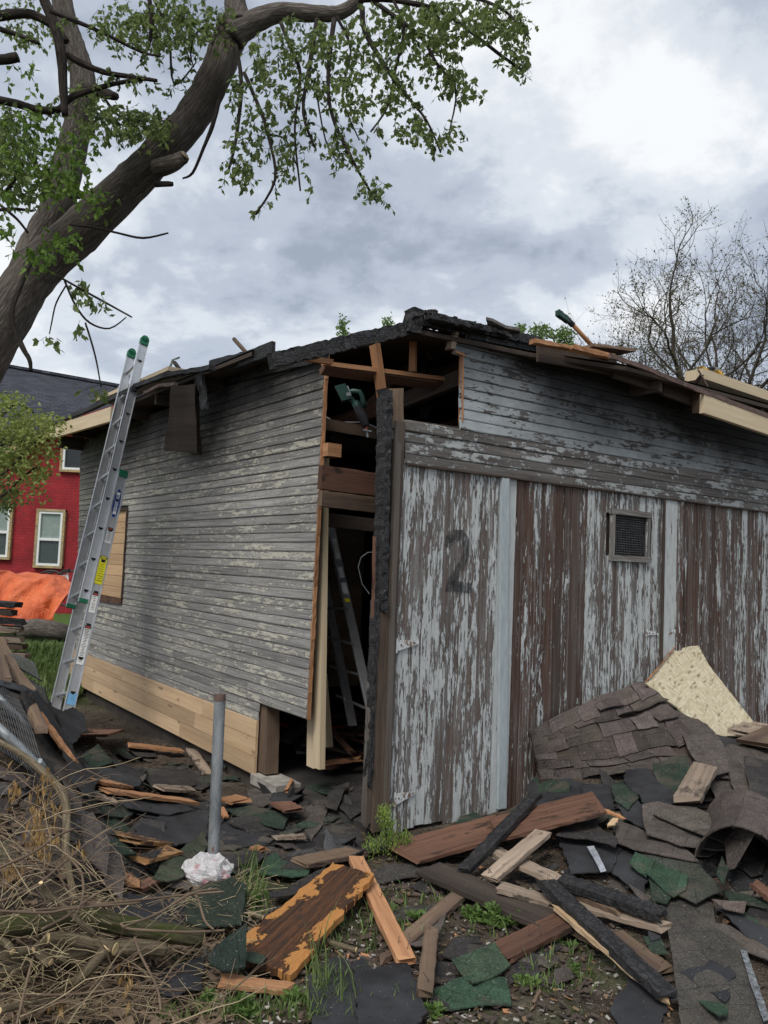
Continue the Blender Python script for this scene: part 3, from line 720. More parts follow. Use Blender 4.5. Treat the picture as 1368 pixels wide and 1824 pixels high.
lnR(737,575,735,662,-.25,-.26,.04,.045,'hanging_stud',M['orange'],4,.001)
lnR(757,585,757,745,-.6,-.6,.05,.05,'burnt_stud',M['char'],6,.003)
a = on_z(822,676,2.93); b = on_z(575,757,2.93); a = RP(826,672,-.09)
mb = MB(); mb.beam(a, P(700,722,6.0), ZV*.055, nL*.03, 6, .003); mb.obj('tie_beam', M['darkwood'], gar)
mb = MB(); mb.beam(P(700,722,6.0), P(575,762,6.7), ZV*.055, nL*.03, 6, .002); mb.obj('tie_beam', M['redwood'], gar)
lnR(575,755,700,778,-.95,-1.0,.085,.04,'ceiling_joist',M['brown'],6,.002)
lnR(760,772,835,745,-.7,-.7,.07,.04,'ceiling_joist',M['redwood'],4,.002)
lnR(640,735,785,598,-1.1,-.9,.05,.04,'brace',M['brown'],4,.002); lnR(590,785,625,740,-1.5,-1.5,.06,.04,'brace',M['darkwood'],4,.002)
lnR(762,632,835,600,-.5,-.5,.09,.04,'rafter',M['darkwood'],4,.002)
lnR(570,850,685,866,-.35,-.35,.155,.05,'header_beam',M['redwood'],6,.002)
lnR(570,888,668,900,-.33,-.33,.10,.05,'header_beam',M['brown'],6,.002)
lnR(570,925,685,938,-1.0,-1.0,.10,.05,'header_beam',M['darkwood'],6,.002)
lnR(590,790,700,800,-1.8,-1.8,.13,.05,'ceiling_joist',M['darkwood'],6,.002)
mb = MB(); c_ = RP(612,1080,-2.4); mb.box(c_, dR*.2, ZV*.75, nR*.01); mb.obj('plywood_panel', M['plywood'], gar)
# interior things seen low in the opening
mb = MB(); mb.beam(RP(560,1345,-.9), RP(700,1290,-.9), ZV*.03, nR*.05, 6, .003)
# -- right eave: fascia pieces, drip edge, sheathing edges
def lnO(w, pts, o, h, name, mat_, th=.03, jit=.002, nseg=8):
    f = LP if w == 'L' else RP; n = nL if w == 'L' else nR
    for i in range(len(pts)-1):
        a, b = f(*pts[i], o), f(*pts[i+1], o); mb = MB(); d = (b-a).normalized(); wv = (ZV-d*d.z).normalized()
        mb.beam(a, b, wv*(h/2), n*(th/2), nseg, jit); x = mb.obj(name, mat_, gar)
    return x
lnO('R', [(1250,719),(1420,778)], EO+.02, .155, 'new_fascia_board', M['palewood'], .04, .0005, 3)
mb = MB(); c_ = RP(1249,718,EO-.02); mb.box(c_ - nR*.02, dR*.018, nR*.05, ZV*.077); mb.obj('fascia_end_block', M['brown'], gar)
lnO('R', [(958,629),(1096,655)], .16, .12, 'old_frieze_board', M['darkwood'], .03, .001, 4)
lnO('R', [(1092,659),(1183,690)], .19, .12, 'old_frieze_board', M['darkwood'], .03, .001, 4)
lnO('R', [(1180,690),(1250,715)], .2, .13, 'old_frieze_board', M['darkwood'], .03, .001, 4)
lnO('R', [(1086,634),(1140,652),(1185,671),(1250,697),(1300,716),(1410,756)], EO+.035, .035, 'drip_edge', M['rust'], .02, .003, 6)
lnO('R', [(948,608),(1020,621)], .24, .028, 'sheathing_edge', M['orange'], .06, .004, 8)
lnO('R', [(1015,619),(1088,637)], .27, .035, 'sheathing_edge', M['orange'], .08, .005, 8)
lnO('R', [(1030,621),(1105,630)], .1, .02, 'roof_board', M['brown'], .3, .004, 6)
# charred edge at the peak
for i, (x0,y0,x1,y1,hh,o) in enumerate([(738,556,830,582,.03,.02),(736,568,828,590,.065,.0),(822,580,960,610,.06,.04),(826,598,962,628,.07,.015),(760,564,880,590,.03,.12)]):
    lnO('R', [(x0,y0),(x1,y1)], o, hh, 'charred_eave_board', M['char'], .05, .007, 22)
mb = MB(); mb.beam(RP(731,594,.0), RP(739,553,.0), dR*.045, nR*.05, 6, .01); mb.obj('charred_corner_block', M['char'], gar)
for i in range(16):
    f = rnd.random(); x0, y0 = 742+f*130, 555+f*34; l = rnd.uniform(14,40)
    mb = MB(); mb.beam(RP(x0,y0,rnd.uniform(-.05,.12)), RP(x0+l,y0+l*.24+rnd.uniform(-4,4),rnd.uniform(-.05,.12)), ZV*rnd.uniform(.004,.012), nR*rnd.uniform(.02,.06), 4, .006)
    mb.obj('charred_shingle', M['char'], gar)
mb = MB(); mb.sheet([RP(865,586,.12), RP(925,594,.12), RP(922,600,-.15), RP(870,590,-.15)], lambda x, y: RP(895,588,.0).z+.0+.03*mnoise.noise(V((x*6,y*6,0))), .02); mb.obj('loose_roof_shingle', M['shingle'], gar, color=(.16,.15,.14,1))
# -- left eave
lnO('L', [(92,772),(200,738)], EO+.02, .155, 'new_fascia_board', M['palewood'], .04, .0005, 3)
mb = MB(); mb.box(LP(199,738,EO-.0), dL*.02, nL*.03, ZV*.075); mb.obj('fascia_end_block', M['brown'], gar)
lnO('L', [(88,756),(150,733),(240,692)], EO+.03, .045, 'roof_edge', M['felt'], .05, .003, 10)
lnO('L', [(236,690),(300,668),(378,655)], EO, .035, 'roof_edge', M['felt'], .05, .006, 10)
lnO('L', [(258,700),(285,687),(313,684)], EO+.01, .03, 'torn_drip_edge', M['rust'], .03, .004, 5)
mb = MB(); mb.box(Lp(6.62, 3.06, EO*.5), dL*.02, nL*EO*.5, ZV*.08); mb.obj('eave_end_board', M['darkwood'], gar)
lnO('L', [(374,654),(432,640)], .2, .11, 'charred_roof_board', M['char'], .03, .005, 8)
lnO('L', [(428,643),(487,620)], .22, .10, 'charred_roof_board', M['char'], .03, .003, 8)
lnO('L', [(365,678),(500,642)], .03, .12, 'charred_frieze_board', M['char'], .04, .006, 16)
lnO('L', [(362,690),(582,636)], .03, .05, 'charred_frieze_board', M['char'], .03, .005, 16)
mb = MB(); mb.beam(LP(356,668,.28), LP(366,730,.26), dL*.06, nL*.01, 6, .006, .02); mb.obj('hanging_board_scrap', M['char'], gar)
mb = MB(); mb.box(LP(497,641,.0), dL*.012, nL*.04, ZV*.06); mb.box(LP(509,632,.0), dL*.06, nL*.05, ZV*.018); mb.obj('raw_rafter_end', M['greyplank'], gar)
lnR(515,635,590,645,-.1,-.2,.03,.04,'joist_edge',M['orange'],3,.001)
# hanging roofing felt
def hang(pts, o, mat_, name, label=None, color=None):
    a, b, c, d = [LP(x, y, oo) for (x, y, oo) in pts]; N_ = 10; vs = []
    for i in range(N_+1):
        for j in range(N_+1):
            p = a.lerp(b, j/N_).lerp(d.lerp(c, j/N_), i/N_); p = p + nL*(mnoise.noise(p*4)*.02); vs.append(p)
    k = len(vs); vs += [p - nL*.006 for p in vs]; W_ = N_+1
    fs = [(i*W_+j, i*W_+j+1, (i+1)*W_+j+1, (i+1)*W_+j) for i in range(N_) for j in range(N_)]; fs += [tuple(k+q for q in reversed(f)) for f in fs]
    mb = MB(); mb.add(vs, fs, [[((i%k)%W_/N_*.4, (i%k)//W_/N_*.8) for i in f] for f in fs]); return mb.obj(name, mat_, gar, color=color)
hang([(307,688,.34),(346,684,.34),(351,806,.14),(292,803,.14)], .3, M['darkwood'], 'hanging_roofing_felt', color=(.05,.045,.04,1))
hang([(346,684,.33),(352,700,.2),(359,812,.06),(351,806,.13)], .3, M['darkwood'], 'hanging_felt_flap')

# nail heads in rows along the studs
mb = MB(); z = zb_near + .03
while z < 3.0:
    for k in range(14):
        t = .32 + k*.43 + rnd.uniform(-.015,.015)
        if z < zb and t < t_step: continue
        if wt0 < t < wt1 and wz0 < z < wz1: continue
        if t < near_e(z)+.02 or rnd.random() < .25: continue
        c = Lp(t, z + rnd.uniform(-.006,.006), .0135); mb.tube([c, c+nL*.0015], .0045, 5)
    z += CS
tag(mb.obj('nail_heads', M['rust'], gar), kind='stuff')
# ---------------------------------------------------------------- extension ladder
def wz_(p): return p
foot = P(117, 1268, 7.0); base = V((foot.x, foot.y, 0)); foot.z = min(foot.z, hgt(foot.x, foot.y)+.15)
topn = P(267, 608, 8.05)
ax = (P(267,608,8.05) - P(117,1254,7.0)).normalized(); foot = P(117,1254,7.0) - ax*.25
lat = (dL - ax*dL.dot(ax)).normalized()          # near rail -> far rail
nrmL = ax.cross(lat).normalized()
if nrmL.dot(nL) < 0: nrmL = -nrmL                 # outward (fly side, toward camera-left)
lad = thing('extension_ladder', 'aluminium extension ladder with green end caps leaning on the garage eave', 'ladder', foot)
LEN = (topn - foot).length; WD = .40
def rail(name, o, a, b, wid=.078, dep=.026, parent=lad):
    mb = MB(); p0, p1 = o + ax*a, o + ax*b
    mb.beam(p0, p1, nrmL*(wid/2), lat*.0022, 1)                       # web
    for sgn in (-1, 1): mb.beam(p0+nrmL*sgn*(wid/2), p1+nrmL*sgn*(wid/2), lat*(dep/2), nrmL*.003, 1)
    return mb.obj(name, M['alu'], parent)
def dcap(c, parent, r=.023):                      # dark hollow D-shaped rung end with a swaged collar
    m1 = MB(); pts = []
    for k in range(12):
        a = math.pi*k/11; pts.append(c + nrmL*(-math.cos(a)*r*1.0) + ax*(-math.sin(a)*r*1.15 + r*.4))
    m1.prism([p - lat*.006 for p in pts], -lat*.002); m1.obj('rung_hole', M['blackhole'], parent)
    ring = pts + [pts[0]]; m2 = MB(); m2.tube([p - lat*.005 for p in ring], .0035, 5, False); m2.obj('rung_collar', M['alu'], parent)
tb = LEN*.0
nb_top = (P(229,842,7.65) - foot).dot(ax)
fb = (P(150,1075,7.3) - foot).dot(ax)
oB = foot - nrmL*.035; oF = foot + nrmL*.045 + lat*.03
# base section (house side)
for nm, o in (('base_rail', oB), ('base_rail', oB + lat*WD)): rail(nm, o, -.1, nb_top, .085)
for o in (oF, oF + lat*(WD-.06)): rail('fly_rail', o, fb, LEN)
for o, e in ((oB, nb_top), (oB+lat*WD, nb_top), (oF, LEN), (oF+lat*(WD-.06), LEN)):
    mb = MB(); c = o + ax*e
    mb.beam(c - ax*.05, c + ax*.015, nrmL*.043, lat*.018, 1)
    if e == LEN: mb.tube([c - lat*.018 + ax*.012, c + lat*.018 + ax*.012], .040, 12)
    mb.obj('end_cap', M['green_plastic'], lad)
for o in (oF, oF+lat*(WD-.06)):
    mb = MB(); mb.beam(o+ax*(fb-.005), o+ax*(fb+.03), nrmL*.042, lat*.016, 1); mb.obj('end_cap', M['green_plastic'], lad)
RS = .3048*LEN/( .3048*12.35 ) if False else .3048
# rungs keyed to the photograph's spacing
rb = (P(122,1232,7.03) - foot).dot(ax); rt_ = (P(259,646,8.0) - foot).dot(ax); RS = (rt_-rb)/11
for i in range(12):
    s_ = rb + RS*i
    if s_ < nb_top:
        mb = MB(); mb.tube([oB+ax*s_, oB+ax*s_+lat*WD], .017, 8); r = mb.obj('rung', M['alu'], lad); dcap(oB+ax*s_, r)
    if s_ > fb:
        mb = MB(); mb.tube([oF+ax*s_, oF+ax*s_+lat*(WD-.06)], .017, 8); r = mb.obj('rung', M['alu'], lad); dcap(oF+ax*s_, r)
def decal(o, s0, w_, h_, mat_, name, oo=.005, parent=lad):
    c = o + ax*s0 - lat*(.0022+oo); mb = MB(); mb.box(c, ax*(h_/2), nrmL*(w_/2), lat*.0006); return mb.obj(name, mat_, parent)
def sfor(x, y, d): return (P(x,y,d)-foot).dot(ax)
sl = sfor(209,893,7.5)
mb = MB(); cc_ = oB + ax*sl - lat*.006; pts = [cc_ + ax*(.14*math.cos(a))*(1) + nrmL*(.032*math.sin(a)) for a in [2*math.pi*k/28 for k in range(28)]]
mb.prism(pts, -lat*.001); badge = mb.obj('oval_badge', M['navy'], lad)
mb = MB(); mb.box(cc_ - lat*.0013, ax*.108, nrmL*.0155, lat*.0005); mb.obj('badge_panel', M['white'], badge)
def text(body, c, dx, dz, size, mat_, parent, name='lettering'):
    cu = bpy.data.curves.new(name, 'FONT'); cu.body = body; cu.size = size; cu.align_x = 'CENTER'; cu.align_y = 'CENTER'; cu.offset = size*.012; cu.extrude = .0003
    t_ = bpy.data.objects.new(name, cu); COL.objects.link(t_); n = dx.cross(dz).normalized()
    mm = Matrix((dx.normalized(), dz.normalized(), n)).transposed().to_4x4(); mm.translation = c
    bpy.context.view_layer.update(); dg = bpy.context.evaluated_depsgraph_get(); me_ = bpy.data.meshes.new_from_object(t_.evaluated_get(dg)); bpy.data.objects.remove(t_)
    me_.materials.clear(); me_.materials.append(mat_); o = bpy.data.objects.new(name, me_); COL.objects.link(o)
    o.parent = parent; base_ = V((0,0,0)); q = parent
    while q: base_ += V(q.location); q = q.parent
    mm.translation = c - base_; o.matrix_local = mm; return o
nout = -lat
text('WERNER', cc_ - lat*.0025, ax, nout.cross(ax), .042, M['navy'], badge)
for (x, y, d, h_, mm_) in [(192,925,7.4,.012,'black'),(196,945,7.4,.13,'white')]: pass
def label(x, y, d, h_, mat_, hd=None, lines=0, w_=.062):
    s0 = sfor(x, y, d); l = decal(oB, s0, w_, h_, M[mat_], 'safety_label')
    if hd:
        c = oB + ax*(s0 + h_/2 - .012) - lat*.0085; mb = MB(); mb.box(c, ax*.012, nrmL*(w_/2-.003), lat*.0006); mb.obj('label_header', M[hd[0]], l)
        mb = MB(); mb.box(c - lat*.001, ax*.006, nrmL*(w_/2-.012), lat*.0005); mb.obj('label_header', M[hd[1]], l)
    mb = MB()
    for i in range(lines):
        c = oB + ax*(s0 + h_/2 - .035 - i*(h_-.045)/lines) - lat*.0085; mb.box(c, ax*.0018, nrmL*(w_/2-rnd.uniform(.008,.02)), lat*.0004)
    if lines: mb.obj('label_print', M['black'], l)
label(197,950,7.4,.15,'white',('black','red'),7,.055)
label(181,1012,7.3,.26,'yellow',('black','yellow'),10,.07)
label(163,1072,7.25,.18,'white',('black','red'),8,.055)
label(147,1148,7.15,.34,'white',('black','red'),22,.062)
l = decal(oB, sfor(119,1243,7.0), .08, .10, M['blue'], 'foot_label')
for o in (oB, oB+lat*WD):
    mb = MB(); mb.box(o + ax*-.12, ax*.05, nrmL*.05, lat*.02); mb.obj('ladder_foot', M['black'], lad)
# pulley and rope between the rails
rp_ = [oF + lat*.17 + nrmL*-.02 + ax*k for k in np.linspace(sfor(205,850,7.6), sfor(165,1010,7.4), 8)]
mb = MB(); mb.tube([p + V((rnd.uniform(-.01,.01),0,0)) for p in rp_], .005, 5); mb.obj('rope', M['galv'], lad)
# ---------------------------------------------------------------- stepladder inside
sb = P(657,1250,6.1); st = P(583,915,6.5)
sla = thing('stepladder', 'aluminium stepladder standing inside behind the gap in the corner', 'stepladder', V((sb.x, sb.y, .06)))
d_ = (st-sb).normalized(); bot = sb - d_*((sb.z-.06)/d_.z)
mb = MB(); mb.beam(bot, st, dR*.035, nR*.012, 2); mb.obj('side_rail', M['alu'], sla)
for k, mt_ in ((.86,'white'),(.77,'white'),(.71,'white'),(.665,'yellow')):
    c = bot.lerp(st, k) + nR*.0135; mb = MB(); mb.box(c, d_*(.085 if k == .86 else .045 if mt_ == 'white' else .015), dR*.022, nR*.0008); mb.obj('ladder_sticker', M[mt_], sla)
lb = P(628,1292,6.4); lt = P(578,1040,6.7); d2_ = (lt-lb).normalized(); lt2 = lb + d2_*(1.9)
mb = MB(); mb.beam(V(lb), lt2, dR*.035, nR*.012, 2); mb.obj('rear_rail', M['alu'], sla)
for (x0,y0,x1,y1) in [(575,1083,617,1084),(577,1133,626,1147),(590,1187,640,1202),(603,1240,652,1262)]:
    mb = MB(); mb.beam(P(x0,y0,6.5), P(x1,y1,6.2), nR*.04, ZV*.008, 1); mb.obj('step', M['alu'], sla)
# ---------------------------------------------------------------- reciprocating saw
dsaw = 5.45
def S_(x, y, o=0): return P(x, y, dsaw+o)
saw = thing('reciprocating_saw', 'dark green cordless reciprocating saw hanging blade down in the opening', 'saw', S_(648,752))
mb = MB(); u = (S_(618,690)-S_(612,712)).normalized(); r_ = (S_(624,697)-S_(604,702)).normalized()
mb.beam(S_(606,688)-V((0,.02,0)), S_(619,713), r_*.038, V((0,.035,0)), 3, .001); mb.obj('battery', M['toolgreen'], saw)
mb = MB(); mb.beam(S_(616,688,-.04), S_(622,705,-.04), r_*.015, V((0,.003,0)), 1); mb.obj('battery_label', M['galv'], saw)
mb = MB(); mb.tube([S_(619,700),S_(630,697),S_(640,698),S_(645,706),S_(647,716),S_(648,726)], [.022,.02,.019,.018,.02,.02], 8)
mb.tube([S_(622,708),S_(630,716),S_(637,722),S_(646,728)], [.022,.018,.018,.022], 8); mb.obj('handle', M['toolgreen'], saw, smooth=True)
mb = MB(); mb.tube([S_(632,716),S_(639,728),S_(645,745)], [.026,.032,.03], 10); mb.obj('motor_body', M['toolgreen'], saw, smooth=True)
mb = MB(); mb.tube([S_(637,724),S_(645,740),S_(651,757),S_(653,760)], [.033,.037,.027,.02], 10); mb.obj('front_boot', M['black'], saw, smooth=True)
mb = MB(); mb.beam(S_(647,766), S_(662,769), ZV*.004, V((0,.02,0)), 1); mb.obj('shoe', M['galv'], saw)
mb = MB(); mb.beam(S_(652,758), S_(653,765), r_*.008, V((0,.008,0)), 1); mb.obj('blade_clamp', M['red'], saw)
mb = MB(); mb.beam(S_(653,764), S_(655,779), r_*.006, V((0,.001,0)), 4, .0004); mb.obj('blade', M['galv'], saw)
# hooks / cable near the saw
cb_ = MB(); cb_.tube([P(x,y,6.2) for x,y in [(580,742),(590,748),(605,752),(640,752),(660,757),(676,764)]], .004, 5)
tag(cb_.obj('cable', M['winwhite']), 'thin white cable strung behind the green saw', 'cable')
cb_ = MB(); cb_.tube([P(x,y,6.0) for x,y in [(672,983),(655,984),(643,993),(638,1010),(645,1040),(658,1058)]], .004, 5)
tag(cb_.obj('cable', M['galv']), 'grey cable looping in the dark beside the stepladder', 'cable')
# ---------------------------------------------------------------- roof jacks, planks, tools on the roof
def one(name, mb, mt_, label, cat, group=None, color=None, smooth=False, kind=None):
    return tag(mb.obj(name, mt_, color=color, smooth=smooth), label, cat, group, kind)
mb = MB(); mb.beam(LP(187,716,.15), LP(322,660,.15), nL*.12, ZV*.02, 3); one('roof_plank', mb, M['palewood'], 'pale new plank laid on roof brackets above the left eave', 'plank')
rj = thing('roof_bracket', 'bent steel roof bracket holding the plank above the left eave', 'roof bracket', LP(300,670,.2))
mb = MB(); mb.tube([LP(296,672,.2), LP(308,641,.2), LP(319,637,.2)], .010, 6); mb.obj('upright', M['galv'], rj)
mb = MB(); mb.beam(LP(309,643,.15), LP(326,666,.15), dL*.014, nL*.02, 1); mb.obj('arm', M['darkwood'], rj)
rj = thing('roof_bracket', 'small grey wire bracket on the roof left of the ladder', 'roof bracket', LP(208,716,.2))
mb = MB(); mb.tube([LP(201,716,.2), LP(205,697,.2), LP(213,688,.2), LP(220,690,.2)], .008, 6); mb.obj('upright', M['galv'], rj)
mb = MB(); mb.tube([LP(417,604,.0), LP(442,632,.0)], .018, 8); one('wooden_stake', mb, M['brown'], 'wooden handle sticking up behind the charred left eave board', 'handle', smooth=True)
sh = thing('long_tool', 'long orange wooden tool handle with green head standing on the roof', 'tool', RP(1060,622,.0))
mb = MB(); mb.tube([RP(1018,576,.0), RP(1062,624,.0)], .017, 8); mb.obj('handle', M['orange'], sh, smooth=True)
mb = MB(); mb.beam(RP(993,557,.0), RP(1012,571,.0), ZV*.022, nR*.02, 4, .003); mb.obj('head', M['toolgreen'], sh)
mb = MB(); mb.tube([RP(1008,566,.0), RP(1020,579,.0)], .022, 8); mb.obj('grip', M['black'], sh)
mb = MB(); mb.beam(RP(1236,668,.0), RP(1420,730,.0), ZV*.045, nR*.09, 3); one('roof_plank', mb, M['palewood'], 'pale new plank on a strap bracket above the right eave', 'plank')
rj = thing('roof_bracket', 'flat rusty strap bracket gripping the plank above the right eave', 'roof bracket', RP(1256,690,.2))
mb = MB(); mb.beam(RP(1244,659,.14), RP(1262,692,.14), dR*.012, nR*.004, 1); mb.beam(RP(1238,684,-.0), RP(1250,668,.1), dR*.02, nR*.01, 1); mb.obj('strap', M['rust'], rj)
cs_ = thing('circular_saw', 'yellow power saw resting on the roof plank at right', 'saw', RP(1270,668,-.2))
mb = MB(); mb.tube([RP(1272,668,-.2), RP(1272,668,-.26)], .075, 18); mb.obj('blade_guard', M['galv'], cs_)
mb = MB(); mb.beam(RP(1250,655,-.15), RP(1256,664,-.15), dR*.04, nR*.03, 2); mb.obj('battery', M['toolyellow'], cs_)
mb = MB(); mb.tube([RP(1258,658,-.2), RP(1268,655,-.2), RP(1280,661,-.2), RP(1284,670,-.2)], .016, 8); mb.obj('handle', M['black'], cs_)
mb = MB(); mb.beam(RP(1278,661,-.16), RP(1284,668,-.16), dR*.03, nR*.02, 1); mb.obj('trigger_housing', M['toolyellow'], cs_)
# ---------------------------------------------------------------- red house behind
HD = 22.
def H(x, y, d=HD): return P(x, y, d)
hz = -.2
hs = thing('red_house', 'red painted brick house with black shingle roof behind the orange tarp', 'house', V((H(60,900).x, HD, 0)))
s = NT('red_painted_brick', .8, .3); cb2 = s.n('ShaderNodeTexBrick'); s.set(cb2.inputs['Vector'], s.uv); cb2.inputs['Scale'].default_value = 1
cb2.inputs['Brick Width'].default_value = .21; cb2.inputs['Row Height'].default_value = .075; cb2.inputs['Mortar Size'].default_value = .008
cb2.inputs['Color1'].default_value = (.30,.022,.028,1); cb2.inputs['Color2'].default_value = (.24,.018,.024,1); cb2.inputs['Mortar'].default_value = (.20,.015,.02,1)
a = s.noise(s.uv, 1.6, 5, .6); c = s.mix(1., cb2.outputs[0], s._v(s.rng(a, .3, .7, .7, 1.25)), 'MULTIPLY'); c = s.mix(s.rng(s.noise(s.uv, 7, 6, .7), .66, .7), c, (.42,.20,.17))
s.col(c); s.bump(s.math('ADD', cb2.outputs['Fac'], a), -.5, .02); M['brick'] = s.m
xl = H(-90,900).x; xr = H(430,900).x
wp = [V((xl, HD, hz)), V((xr, HD, hz)), V((xr, HD, H(300,640).z)), V((H(150,760).x, HD, H(150,738).z)), V((H(92,770).x, HD, H(92,768).z)), V((H(0,818).x, HD, H(0,812).z)), V((xl, HD, H(-60,845).z))]
mb = MB(); mb.prism(wp, V((0,.3,0))); mb.obj('brick_wall', M['brick'], hs)
def hwin(x0, y0, x1, y1, sash=True, name='window'):
    c0, c1 = H(x0,y1,HD-.02), H(x1,y0,HD-.02); X0, X1, Z0, Z1 = c0.x, c1.x, H((x0+x1)/2,y1).z, H((x0+x1)/2,y0).z
    fr = MB(); cx_, cz_ = (X0+X1)/2, (Z0+Z1)/2; wx, wz2 = (X1-X0)/2, (Z1-Z0)/2
    tw = .065
    for sx_ in (-1,1): fr.box(V((cx_+sx_*(wx-tw/2), HD-.05, cz_)), V((tw/2,0,0)), V((0,.05,0)), V((0,0,wz2)))
    for sz_ in (-1,1): fr.box(V((cx_, HD-.052, cz_+sz_*(wz2-tw/2))), V((wx,0,0)), V((0,.05,0)), V((0,0,tw/2)))
    f = fr.obj(name, M['trimyellow'], hs)
    m2 = MB(); ix, iz = wx-tw, wz2-tw; b_ = .06
    for sx_ in (-1,1): m2.box(V((cx_+sx_*(ix-b_/2), HD-.045, cz_)), V((b_/2,0,0)), V((0,.04,0)), V((0,0,iz)))
    for sz_ in (-1,1): m2.box(V((cx_, HD-.046, cz_+sz_*(iz-b_/2))), V((ix,0,0)), V((0,.04,0)), V((0,0,b_/2)))
    if sash: m2.box(V((cx_, HD-.047, cz_-iz*.03)), V((ix,0,0)), V((0,.04,0)), V((0,0,.035)))
    m2.obj('sash_frame', M['winwhite'], f)
    for (za, zb_, mt_) in ([(cz_-iz*.03, cz_+iz, 'glassup'), (cz_-iz, cz_-iz*.03, 'glasslo')] if sash else [(cz_-iz, cz_+iz, 'glassdk')]):
        m3 = MB(); m3.box(V((cx_, HD-.02, (za+zb_)/2)), V((ix,0,0)), V((0,.008,0)), V((0,0,(zb_-za)/2))); m3.obj('pane', M[mt_], f)
    return f
M['glassup'] = plain('pane_with_blind', (.22,.27,.25), .15, amt=.15, bump=0); M['glasslo'] = plain('dark_pane', (.05,.065,.065), .1, amt=.15, bump=0); M['glassdk'] = plain('black_pane', (.02,.025,.028), .06, amt=.1, bump=0)
hwin(60,907,119,1012); hwin(-40,896,26,996); hwin(107,787,172,842, False)
mb = MB(); d0, d1 = H(0,808,HD-.3), H(95,767,HD-.3); e0 = H(-80,842,HD-.3)
mb.beam(e0, d1 + (d1-d0)*.35, ZV*.13, V((0,.03,0)), 2); mb.obj('rake_board', M['trimyellow'], hs)
s = NT('dark_house_shingles', .9, .2); cb2 = s.n('ShaderNodeTexBrick'); s.set(cb2.inputs['Vector'], s.uv); cb2.inputs['Brick Width'].default_value = .33; cb2.inputs['Row Height'].default_value = .14; cb2.inputs['Mortar Size'].default_value = .012; cb2.inputs['Scale'].default_value = 1
cb2.inputs['Color1'].default_value = (.030,.032,.042,1); cb2.inputs['Color2'].default_value = (.062,.065,.08,1); cb2.inputs['Mortar'].default_value = (.012,.012,.016,1)
s.col(s.mix(1., cb2.outputs[0], s._v(s.rng(s.noise(s.uv, 3, 5, .6), .3, .7, .8, 1.2)), 'MULTIPLY')); s.bump(cb2.outputs['Fac'], -.4, .01); M['hroof'] = s.m
r0, r1 = H(20,655,29), H(235,693,29); rl = r0 + (r0-r1)*.6; rr = r1 + (r1-r0)*1.2
b0, b1_ = H(-120,800,HD+.1), H(330,800,HD+.1); b0.z = H(20,762,HD+.1).z; b1_.z = b0.z
def ruv(p): return (p.x, (p.y)*1.25)
vs = [b0, b1_, rr, rl]; vs2 = vs + [p - ZV*.15 for p in vs]
mb = MB(); fs = [(0,1,2,3),(7,6,5,4),(0,4,5,1),(1,5,6,2),(2,6,7,3),(3,7,4,0)]; mb.add(vs2, fs, [[ruv(vs2[i]) for i in f] for f in fs]); mb.obj('roof', M['hroof'], hs)
mb = MB(); mb.beam(rl + ZV*.03, rr + ZV*.03, V((0,.15,0)), ZV*.05, 8, .01); mb.obj('ridge_cap', M['hroof'], hs)
lw = [H(-90,838,HD-.35), H(92,763,HD-.35), H(92,750,HD+3), H(-90,800,HD+3)]
mb = MB(); mb.prism([p+ZV*.02 for p in lw], ZV*.08); mb.obj('lower_roof', M['hroof'], hs)
# ---------------------------------------------------------------- tarp heap, log, bicycle
s = NT('orange_tarpaulin', .45, .5); a = s.noise(s.pos, 2.2, 5, .6, .6, W=0.); c = s.mix(s.rng(a, .3, .7), (.48,.075,.018), (.74,.17,.05)); s.col(c)
cr_ = s.noise(s.pos, 7, 6, .65, 1.2, W=3.); s.bump(cr_, 1., .06); M['tarp'] = s.m
TD = 13.5
def tarp_mesh():
    mb = MB(); nx_, ny_ = 60, 34; vs = []
    xa, xb = P(-90,1060,TD).x, P(138,1060,TD).x; g0 = hgt(xa, TD)
    for j in range(ny_+1):
        for i in range(nx_+1):
            u, v = i/nx_, j/ny_; x = xa + (xb-xa)*u
            px_ = -90 + 228*u
            topz = P(px_, np.interp(px_, [-90,10,45,75,100,138],[1022,1018,1024,1027,1036,1052]), TD).z
            botz = P(px_, np.interp(px_, [-90,30,45,90,138],[1150,1125,1120,1110,1112]), TD-.7).z
            if v < .5: f = v/.5; z_ = botz + (topz-botz)*math.sin(f*math.pi/2)**.8; y = TD-.75 + .75*f**1.5
            else: f = (v-.5)/.5; z_ = topz - .05*math.sin(f*9+x*3) - (topz-botz)*.5*f*f; y = TD + 1.6*f
            q = V((x*1.6, y*1.2, z_*.8)); nz = mnoise.fractal(q*1.6, .9, 2, 4)
            rid = abs(mnoise.noise(V((x*2.2+z_*1.1, z_*.5, 1.3)))); rid2 = abs(mnoise.noise(V((x*4.5-z_*2, z_, 7.3))))
            vs.append(V((x + .05*nz, y - .1*nz - .55*(.3-rid) - .28*(.3-rid2), z_ + .05*nz*math.sin(v*math.pi))))
    W_ = nx_+1; fs = [(j*W_+i, j*W_+i+1, (j+1)*W_+i+1, (j+1)*W_+i) for j in range(ny_) for i in range(nx_)]
    return mb.add(vs, fs)
o = one('tarpaulin', tarp_mesh(), M['tarp'], 'crumpled orange tarpaulin draped over a heap in front of the red house', 'tarp', smooth=True)
mb = MB(); mb.tube([P(x,y,12.5) for x,y in [(35,1122),(60,1118),(90,1122),(125,1130)]], [.13,.15,.14,.12], 12, lump=.12); one('log', mb, M['bark'], 'mossy log lying at the foot of the orange tarp', 'log', smooth=True)
by = thing('bicycle', 'white framed bicycle parked behind the orange tarp', 'bicycle', P(105,1060,15.5))
BD = 15.5
